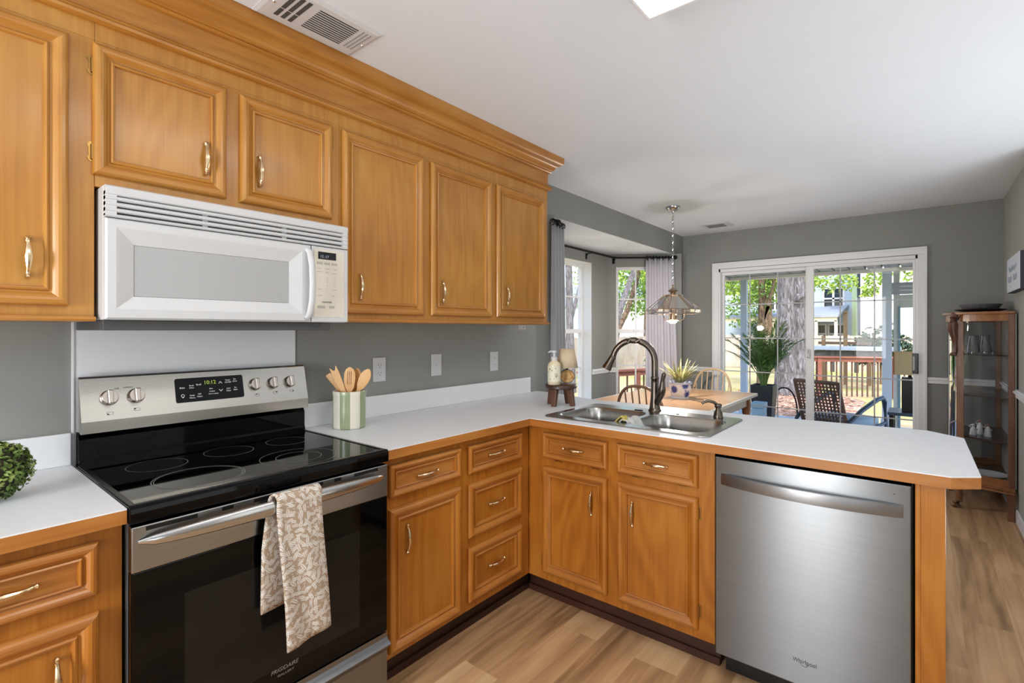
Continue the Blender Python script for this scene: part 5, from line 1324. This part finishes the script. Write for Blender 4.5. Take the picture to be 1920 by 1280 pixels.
# wicker chair, side table, lantern lamp
WK = wood('brown_wicker', (62, 42, 32), (92, 64, 48), (120, 86, 64), 'z', rough=.6); ALU = plain('dark_blue_metal', (58, 72, 88), .35, .3, .05, 30); CUSH = plain('slate_blue_cushion', (136, 158, 178), .9, 0, .05, 40)
t = thing('patio_chair', (0, 0, 0), 'brown woven patio armchair with blue cushion seen from behind through the sliding door', 'chair'); 
def bk(u, v): return Vector((sm(-.27, .27, u), -.30-.20*v, sm(.16, .76, v)))
m = MB()
for i in range(13): u = (i+.5)/13; m.tube([bk(u, 0)+Vector((0, 0, 0)), bk(u, .5), bk(u, 1)], .011, 6)
for j in range(15): v = (j+.5)/15; m.tube([bk(0, v)+Vector((0, .004, 0)), bk(.5, v)+Vector((0, -.008, 0)), bk(1, v)+Vector((0, .004, 0))], .010, 6)
m.build('woven_back', WK, t, smooth=True)
m = MB(); m.tube([bk(0, -.1), bk(0, 1)], .018, 8); m.tube([bk(1, -.1), bk(1, 1)], .018, 8); m.tube([bk(0, 1), bk(1, 1)], .018, 8); m.build('back_frame', WK, t, smooth=True)
m = MB()
for sx in (-1, 1):
    x = sx*.31; m.tube([(x, -.40, .26), (x, -.36, .30), (x, -.10, .42), (x, .22, .53), (x, .34, .545), (x, .38, .50), (x, .42, .25), (x, .45, .0)], [.018, .022, .024, .026, .026, .024, .02, .02], 10, flat=1.2); m.tube([(x, -.40, .27), (x, -.44, 0)], .02, 8)
    m.tube([(x, -.42, .1), (x, .43, .24)], .018, 8)
m.build('arm_frame', ALU, t, smooth=True)
m = MB(); rs = []
m.rings([[(x, y, z) for x, y in rrect(-.28+d, .28-d, -.30+d, .36-d, .06, 4)] for z, d in ((.21, .01), (.225, 0), (.29, 0), (.305, .015))], True, True); m.build('cushion', CUSH, t, smooth=True, angle=50)
t.location = (1.37, 6.74, -.03); t.rotation_euler = (0, 0, -.42)
r = thing('side_table', (2.03, 6.2, -.03), 'small black side table under the tan lantern on the patio', 'table')
m = MB(); m.box(1.88, 2.36, 5.98, 6.42, .44, .472); m.build('tabletop', ALU, r, bevel=.006)
for x in (1.915, 2.325):
    for y in (6.01, 6.39): m = MB(); m.box(x-.02, x+.02, y-.02, y+.02, -.03, .44); m.build('leg', BLACKP, r)
m = MB(); m.tube([(2.06, 6.0, .12), (2.3, 6.0, .12)], .012, 6); m.tube([(2.06, 6.4, .12), (2.3, 6.4, .12)], .012, 6); m.build('crossbar', BLACKP, r)
r = thing('table_lamp', (2.07, 6.15, .472), 'square tan shade lamp with a tall black box base on the patio side table', 'lamp')
box('base', BLACKP, r, 2.0, 2.14, 6.08, 6.22, .473, .845, .006)
m = MB(); m.lathe((2.07, 6.15, .845), [(.02, 0), (.012, .03), (.012, .06)], 12); m.build('neck', BLACKP, r)
SHT = plain('tan_linen', (172, 156, 120), .8, 0, .05, 160)
m = MB(); m.rings([[(x, y, z) for x, y in ((1.935, 6.015), (2.205, 6.015), (2.205, 6.285), (1.935, 6.285))] for z in (.875, 1.118)]); m.build('shade', SHT, r, solid=.004)
m = MB(); m.box(2.19, 2.21, 6.01, 6.03, .87, 1.122); m.box(1.93, 1.94, 6.01, 6.02, .875, 1.118); m.build('shade_corner', plain('russet_edge', (112, 60, 36), .6), r)
# palm in a tall pot, little blue box, iron hoop
r = thing('potted_palm', (.44, 6.95, -.03), 'feathery green palm in a tall black square pot outside the sliding door', 'palm')
m = MB(); m.rings([[(.44+i*h_, 6.95+j*h_, z) for i, j in ((-1, -1), (1, -1), (1, 1), (-1, 1))] for z, h_ in ((-.03, .105), (.0, .11), (.575, .148), (.585, .148), (.585, .132), (.54, .13))], True, True); m.build('pot', plain('black_pot', (28, 28, 32), .5, 0, .06, 30), r, bevel=.004)
PLM = leafm('palm_leaflet', (54, 88, 34), (92, 132, 56), (150, 184, 98))
rn = random.Random(21); ms = MB(); ml = MB()
for i in range(40):
    a = rn.uniform(0, 2*PI); ln = rn.uniform(.55, 1.1); out = rn.uniform(.10, .75); P = []
    if i == 0: a, ln, out = PI*1.02, 1.0, .75
    if i == 1: a, ln, out = PI*1.1, .9, .95
    for j in range(9): t = j/8; P.append(Vector((.44+math.cos(a)*(.03+out*ln*.72*t**1.5), 6.95+math.sin(a)*(.03+out*ln*.72*t**1.5), .56+ln*(t-.42*out*t*t))))
    ms.tube(P, [.007-.0006*j for j in range(9)], 5)
    for j in range(26):
        t = .28+.72*j/26; k = min(7, int(t*8)); p = P[k].lerp(P[k+1], t*8-k); d = (P[k+1]-P[k]).normalized(); s = d.cross(Vector((0, 0, 1))).normalized(); l_ = .20*math.sin(PI*min(1, .25+t*.72))+.03
        for sg in (-1, 1): ml.leaf(p, d*.75+s*sg*rn.uniform(.5, .9)+Vector((0, 0, rn.uniform(-.35, .15))), Vector((0, 0, 1)), l_, .016)
ms.build('stems', plain('palm_stem', (92, 118, 52), .5), r, smooth=True); ml.build('fronds', PLM, r, fix=False)
r = thing('storage_box', (.52, 6.3, -.03), 'light blue lidded box on the patio in front of the black palm pot', 'box')
LB = plain('light_blue_plastic', (150, 184, 206), .5, 0, .02, 30)
box('box', LB, r, .455, .60, 6.22, 6.40, -.03, .35, .006); box('lid', LB, r, .447, .608, 6.212, 6.408, .352, .42, .008)
m = MB(); m.tube([Vector((.62+.17*(-math.cos(PI*i/16)), 7.35, .02+.50*math.sin(PI*i/16)**.6)) for i in range(17)], .011, 8)
o = m.build('garden_hoop', IRON, None, smooth=True); tag(o, 'thin black iron hoop standing beside the palm pot on the patio', 'hoop')
# red-brown deck railing across the garden
RED = wood('red_deck_wood', (104, 58, 46), (132, 80, 66), (154, 102, 86), 'x', rough=.7, coat=0); PICK = plain('dark_brown_picket', (84, 58, 44), .7, 0, .08, 30)
def railing(label, p0, p1, zt, zb, n, posts):
    p0, p1 = Vector(p0), Vector(p1); d = (p1-p0); L = d.length; d.normalize(); q = (-d.y, d.x)
    rr4 = thing('railing', ((p0.x+p1.x)/2, (p0.y+p1.y)/2, zb), label, 'railing')
    m = MB(); c = (p0+p1)/2; m.obox((c.x, c.y), d, q, L/2, .07, zt-.035, zt); m.obox((c.x, c.y), d, q, L/2, .02, zt-.13, zt-.04); m.build('top_rail', RED, rr4)
    for i in range(n): p = p0.lerp(p1, (i+.5)/n); m = MB(); m.obox((p.x+q[0]*.03, p.y+q[1]*.03), d, q, .013, .013, zb, zt-.05); m.build('picket', PICK, rr4)
    for t in posts: p = p0.lerp(p1, t); m = MB(); m.obox((p.x, p.y), d, q, .045, .045, zb-.02, zt-.036); m.build('post', RED, rr4)
railing('red-brown deck railing with thin dark pickets crossing the lawn behind the patio', (-.35, 13.0, 0), (2.9, 14.6, 0), .72, -.24, 33, (.18, .62, .97))
railing('red deck railing seen low through the angled bay window', (-2.9, 7.4, 0), (-1.9, 9.9, 0), .56, -.25, 12, (.2, .55, .9))
# big tree and slimmer ones
def bark(name, a, b, c):
    m, nt, bs, o = NT(name); g = nd(nt, 'ShaderNodeNewGeometry'); mp = nd(nt, 'ShaderNodeMapping'); mp.inputs['Scale'].default_value = (20, 20, 5); nt.links.new(g.outputs['Position'], mp.inputs['Vector'])
    n = nd(nt, 'ShaderNodeTexNoise'); n.inputs['Scale'].default_value = 1; n.inputs['Detail'].default_value = 8; n.inputs['Distortion'].default_value = 1; nt.links.new(mp.outputs[0], n.inputs['Vector'])
    nt.links.new(ramp(nt, n.outputs[0], [(.35, lin(a)), (.5, lin(b)), (.68, lin(c))]), bs.inputs['Base Color']); bs.inputs['Roughness'].default_value = .95
    bp = nd(nt, 'ShaderNodeBump'); bp.inputs['Strength'].default_value = .9; bp.inputs['Distance'].default_value = .04; nt.links.new(n.outputs[0], bp.inputs['Height']); nt.links.new(bp.outputs[0], bs.inputs['Normal']); return m
BK = bark('grey_bark', (68, 65, 66), (100, 97, 99), (134, 133, 140)); BK2 = bark('brown_bark', (70, 56, 44), (108, 90, 72), (146, 126, 104))
LF1 = leafm('yellow_green_leaf', (92, 132, 36), (140, 176, 62), (196, 214, 104)); LF2 = leafm('mid_leaf', (52, 88, 30), (92, 132, 52), (150, 182, 88)); LF3 = leafm('dark_leaf', (26, 44, 30), (44, 66, 46), (80, 104, 76))  # yellow-green, mid and dark leaf colours
def crown(blobs, n, mt, parent, seed, sz=(.09, .16)):
    rn = random.Random(seed); m = MB()
    for i in range(n):
        c, R0 = blobs[rn.randrange(len(blobs))]; v = Vector((rn.gauss(0, 1), rn.gauss(0, 1), rn.gauss(0, .8))); v = v.normalized()*R0*rn.uniform(.3, 1)**.5
        d = Vector((rn.gauss(0, 1), rn.gauss(0, 1), rn.gauss(-.3, .8))); s_ = rn.uniform(*sz); m.leaf(Vector(c)+v, d, (rn.gauss(0, 1), rn.gauss(0, 1), 1), s_, s_*.55)
    return m.build('foliage', mt, parent, fix=False)
def tree(label, pts, rad, blobs, n, mt, bk_, seed, sz=(.09, .16), branches=()):
    rr5 = thing('tree', pts[0], label, 'tree')
    m = MB(); m.tube([Vector(p) for p in pts], rad, 16)
    for b, rb in branches: m.tube([Vector(p) for p in b], rb, 8)
    m.build('trunk', bk_, rr5, smooth=True)
    crown(blobs, n, mt, rr5, seed, sz); return rr5
# massive twin-lobed trunk
r = tree('massive grey trunk standing in the mulch in the middle of the sliding door view', [(-.33, 12.45, -.3), (-.32, 12.45, .1), (-.32, 12.47, 1.2), (-.31, 12.45, 2.6), (-.30, 12.45, 4.4), (-.2, 12.5, 6.5)], [.36, .26, .215, .20, .20, .17],
     [((-.4, 12.2, 6.2), 1.9), ((1.4, 11.6, 6.4), 1.9), ((-2, 12, 6.0), 1.6)], 1500, LF1, BK, 1, (.12, .2))
m = MB(); m.tube([(-.06, 12.55, -.3), (-.07, 12.55, .1), (-.09, 12.58, 1.2), (-.085, 12.55, 2.0), (-.09, 12.55, 2.7), (-.05, 12.5, 4.4)], [.28, .19, .155, .165, .14, .13], 14); m.tube([(-.10, 12.42, 2.05), (-.03, 12.34, 2.10), (.03, 12.30, 2.06)], [.11, .10, .07], 10); m.build('second_trunk', BK, r, smooth=True)
tree('two thin dark brown trunks with hanging leaves left of the massive trunk, behind the palm', [(-1.25, 14, -.3), (-1.22, 14, 1.5), (-1.2, 14, 3.2), (-1.1, 14, 5)], [.10, .085, .08, .06],
     [((-1.5, 14.2, 3.2), .75), ((-1.0, 14.2, 2.4), .55), ((-1.7, 14, 1.9), .5), ((-.8, 14.3, 3.3), .7), ((-2.3, 14, 3.0), .6)], 1500, LF2, BK2, 2, (.08, .14), [([(-1.24, 14, 1.3), (-1.05, 14, 2.0), (-.92, 14, 2.6), (-.8, 14, 3.3)], [.06, .05, .045, .03])])
tree('leafy bough of yellow-green leaves hanging over the blue house', [(3.9, 16.2, -.3), (3.8, 16.2, 2.5), (3.4, 16.2, 4.6), (2.4, 16.2, 4.9), (.8, 16.2, 3.6), (.0, 16.2, 2.9)], [.22, .18, .15, .10, .06, .03],
     [((.05, 16.2, 2.72), .34), ((-.45, 16.2, 2.85), .35), ((.5, 16.2, 2.75), .30), ((1.05, 16.2, 2.45), .22), ((1.2, 16.2, 2.85), .28), ((1.8, 16.2, 2.95), .3), ((2.6, 16.2, 4.0), .8), ((-.2, 16.4, 3.5), .5)], 1300, LF1, BK2, 4, (.08, .15))
tree('slim leaning trunk crossing the left panes of the angled bay window', [(-6.6, 14.6, -.3), (-6.2, 14.9, 1.2), (-6.0, 14.98, 1.95), (-6.0, 16.1, 3.5), (-5.9, 17, 5)], [.13, .12, .11, .10, .08],
     [((-6.6, 15.9, 3.6), .7), ((-5.6, 16.9, 3.5), .6), ((-6.2, 16.4, 4.2), .8), ((-5.3, 17.2, 3.9), .7)], 1100, LF1, BK, 5, (.09, .16))
tree('second slim trunk leaning right behind the first in the angled bay window', [(-6.72, 15.7, -.3), (-6.6, 16.0, 1.3), (-6.5, 16.6, 2.1), (-6.4, 17.1, 3.1), (-6.3, 17.6, 4.5)], [.12, .10, .10, .09, .06],
     [((-6.2, 17.0, 2.3), .45), ((-6.6, 17.4, 3.6), .7)], 600, LF2, BK2, 6, (.09, .15))
tree('thick pale trunk close outside the centre bay window, beyond the grey curtain', [(-5.0, 10.35, -.3), (-5.0, 10.33, 1.4), (-5.02, 10.3, 3.0), (-5.0, 10.2, 5)], [.16, .10, .09, .08],
     [((-5.0, 11.4, 2.6), .7), ((-4.9, 11.6, 1.9), .4), ((-5.0, 11, 3.8), .9)], 1100, LF1, BK, 7, (.07, .12), [([(-5.0, 10.33, 1.5), (-5.0, 10.75, 2.4), (-5.0, 10.95, 3.0)], [.06, .045, .03])])
def shrub(label, c, R0, n, mt, seed, sz=(.10, .18)):
    rr6 = thing('shrub', (c[0], c[1], -.27), label, 'shrub'); m = MB(); m.tube([(c[0], c[1], -.3), (c[0], c[1], c[2])], .03, 6); m.build('stem', BK2, rr6); crown([((c[0], c[1], c[2]), R0), ((c[0]-R0*.6, c[1], c[2]-R0*.4), R0*.7), ((c[0]+R0*.6, c[1], c[2]-R0*.3), R0*.75)], n, mt, rr6, seed, sz)
shrub('dark green shrub in front of the white house, left of the patio post', (1.2, 18, .95), .62, 1500, LF3, 31)
shrub('dark bush low behind the red-brown railing at the right', (2.9, 18.5, .7), .55, 900, LF2, 32)
shrub('green bush at the foot of the wooden fence outside the bay', (-5.4, 17.2, .5), .5, 700, LF2, 33)
for k, (x, y, z, R0, lab) in enumerate(((-9.5, 25, 5.0, 2.6, 'tall green tree far behind the fence seen through the bay'), (-3.6, 25.6, 4.6, 1.8, 'tall green tree rising behind the thin brown trunks'), (7.5, 40, 7.0, 3.2, 'tall green tree behind the roofs at the right of the sliding door'), (-17, 22, 4.5, 3.0, 'broad green tree far left beyond the bay windows'))):
    tree(lab, [(x, y, -.3), (x, y, z)], [.25, .12], [((x, y, z), R0), ((x-R0*.5, y, z-R0*.5), R0*.7), ((x+R0*.5, y, z-R0*.4), R0*.7)], 2200, (LF2, LF1)[k % 2], BK2, 40+k, (.2, .36))
# fences
FEN = wood('weathered_fence', (150, 138, 124), (184, 172, 158), (208, 198, 184), 'z', rough=.85, coat=0)
def fence(label, p0, p1, zt, n):
    p0, p1 = Vector(p0), Vector(p1); d = (p1-p0); L = d.length; d.normalize(); q = (-d.y, d.x)
    rr7 = thing('fence', ((p0.x+p1.x)/2, (p0.y+p1.y)/2, -.27), label, 'fence'); m = MB(); hw = L/n/2
    for i in range(n): p = p0.lerp(p1, (i+.5)/n); m.obox((p.x, p.y), d, q, hw*.93, .01, -.25, zt+.012*((i*7) % 3))
    m.build('boards', FEN, rr7)
    m = MB(); c = (p0+p1)/2
    for z in (.1, zt-.25): m.obox((c.x+q[0]*.04, c.y+q[1]*.04), d, q, L/2, .02, z, z+.09)
    m.build('rails', FEN, rr7)
fence('weathered upright board fence outside the bay windows', (-7.4, 8.0, 0), (-6.9, 21.0, 0), 1.07, 90)
fence('pale board fence across the back of the lawn', (-7, 21.4, 0), (7.5, 24.5, 0), 1.12, 100)
r = thing('wooden_rack', (.2, 17, -.27), 'rough wooden post and rail rack standing on the lawn behind the railing', 'rack')
POSTW = plain('tan_post_wood', (104, 86, 64), .8, 0, .08, 12)
for x, zt in ((-.16, 1.18), (.40, 1.9), (.98, .72)): m = MB(); m.box(x-.05, x+.05, 16.95, 17.05, -.27, zt); m.build('post', POSTW, r)
m = MB(); m.box(-.3, 1.05, 16.98, 17.02, .92, 1.0); m.box(-.3, 1.05, 16.98, 17.02, .62, .70); m.build('rail', plain('dark_rail_wood', (74, 62, 52), .8), r)
m = MB(); m.box(.36, .44, 16.9, 17.1, 1.86, 1.92); m.build('post_cap', POSTW, r)
r = thing('utility_trailer', (.9, 15.6, -.27), 'grey-blue flat trailer deck with dark undercarriage behind the red-brown railing', 'trailer')
box('deck', plain('blue_grey_metal', (142, 158, 178), .4, .2), r, -.5, 1.75, 15.3, 16.1, .80, .90, .01)
m = MB(); m.box(-.2, 1.5, 15.5, 15.9, .60, .78); m.box(.75, .85, 15.45, 15.5, .2, .8); m.box(.2, .3, 15.45, 15.5, .2, .8); m.build('undercarriage', DARKG, r)
# houses
def siding(name, c, pitch=.2):
    m, nt, b, o = NT(name); g = nd(nt, 'ShaderNodeNewGeometry'); s = nd(nt, 'ShaderNodeSeparateXYZ'); nt.links.new(g.outputs['Position'], s.inputs[0])
    a = nd(nt, 'ShaderNodeMath', operation='DIVIDE'); a.inputs[1].default_value = pitch; nt.links.new(s.outputs[2], a.inputs[0]); f = nd(nt, 'ShaderNodeMath', operation='FRACT'); nt.links.new(a.outputs[0], f.inputs[0])
    L = lin(c); nt.links.new(ramp(nt, f.outputs[0], [(0, tuple(v*.72 for v in L[:3])+(1,)), (.1, L), (1, L)]), b.inputs['Base Color']); b.inputs['Roughness'].default_value = .7; return m
SBL = siding('blue_lap_siding', (184, 200, 216)); SWH = siding('white_lap_siding', (236, 236, 234)); SGR = siding('pale_green_siding', (188, 206, 200)); SHG_ = plain('grey_shingles', (150, 158, 172), .9, 0, .08, 6); DKP = plain('dark_window_pane', (38, 50, 66), .08, 0, .2, 3)
def gable(m, x0, x1, y0, y1, ze, zr, oh=.15):   # ridge along x
    ym = (y0+y1)/2
    for a, b in ((y0-oh, ym), (y1+oh, ym)):
        m.rings([[(x0-oh, a, ze-.05), (x1+oh, a, ze-.05), (x1+oh, a, ze+.1), (x0-oh, a, ze+.1)], [(x0-oh, b, zr-.05), (x1+oh, b, zr-.05), (x1+oh, b, zr+.1), (x0-oh, b, zr+.1)]], True, True)
def win(parent, x0, x1, y, z0, z1, cols=2):
    m = MB(); t = .09
    for a in ((x0-t, x1+t, z0-t, z0), (x0-t, x1+t, z1, z1+t), (x0-t, x0, z0, z1), (x1, x1+t, z0, z1), (x0, x1, (z0+z1)/2-.04, (z0+z1)/2+.04)): m.box(a[0], a[1], y-.06, y, a[2], a[3])
    for k in range(1, cols): xc = sm(x0, x1, k/cols); m.box(xc-.05, xc+.05, y-.06, y, z0, z1)
    f = m.build('window', BEAMM, parent); m = MB(); m.box(x0, x1, y-.03, y-.001, z0, z1); m.build('pane', DKP, f)
r = thing('house', (-2.5, 33, -.27), 'blue-sided neighbour house with white double window, behind the big trunk', 'house')
m = MB(); m.box(-7.5, -.45, 30, 37, -.27, 5.2); m.build('wall', SBL, r); m = MB(); gable(m, -7.5, -.45, 30, 37, 5.2, 7.4); m.build('roof', SHG_, r)
win(r, -1.84, -1.02, 30, 2.5, 3.5); win(r, -4.6, -3.8, 30, 2.5, 3.5)
m = MB(); m.box(-.62, -.40, 29.95, 30.0, -.27, 5.2); m.build('corner_board', plain('pale_green_trim', (204, 222, 178), .6), r)
m = MB(); m.rings([[(-6, 26.6, 1.95), (-.85, 26.6, 1.95), (-.85, 26.6, 2.05), (-6, 26.6, 2.05)], [(-6, 30, 2.3), (-.75, 30, 2.55), (-.75, 30, 2.65), (-6, 30, 2.4)]], True, True); pr = m.build('porch_roof', SHG_, r)
m = MB(); m.box(-6, -.9, 26.7, 26.8, 1.75, 1.95)
for x in (-3.6, -2.6, -1.75, -.95): m.box(x-.06, x+.06, 26.7, 26.82, -.27, 1.8)
m.build('porch_frame', plain('cream_porch_paint', (226, 218, 190), .6), r)
m = MB(); m.box(-6, -.9, 26.72, 26.78, -.27, 1.0); m.build('porch_wall', SWH, r)
win(r, -2.5, -1.8, 29.99, .7, 1.6, 2); win(r, -1.6, -.95, 29.99, .7, 1.6, 2)
r = thing('house', (2.2, 29, -.27), 'tall bright white-sided house wall right of the blue house', 'house')
m = MB(); m.box(.02, 4.6, 26.5, 34, -.27, 5.6); m.build('wall', SWH, r); m = MB(); gable(m, .02, 4.6, 26.5, 34, 5.6, 7.4); m.build('roof', SHG_, r)
win(r, 3.1, 3.9, 26.5, 1.6, 2.8)
r = thing('house', (-16, 42, -.27), 'white house with pale roof and small dark window beyond the fence in the bay window', 'house')
m = MB(); m.box(-17.5, -11, 36.6, 44, -.27, 4.1); m.build('wall', SWH, r); m = MB(); gable(m, -17.5, -11, 36.6, 44, 4.1, 6.2); m.build('roof', SHG_, r)
win(r, -15.0, -14.2, 36.6, 1.6, 2.2); 
r = thing('house', (-24, 36, -.27), 'pale green house low behind the leaning trunks in the bay window', 'house')
m = MB(); m.box(-26, -18, 32, 40, -.27, 3.2); m.build('wall', SGR, r); m = MB(); gable(m, -26, -18, 32, 40, 3.2, 5.0); m.build('roof', SHG_, r)
win(r, -20.4, -19.6, 32, .9, 1.9); win(r, -23, -22, 32, .9, 1.9)
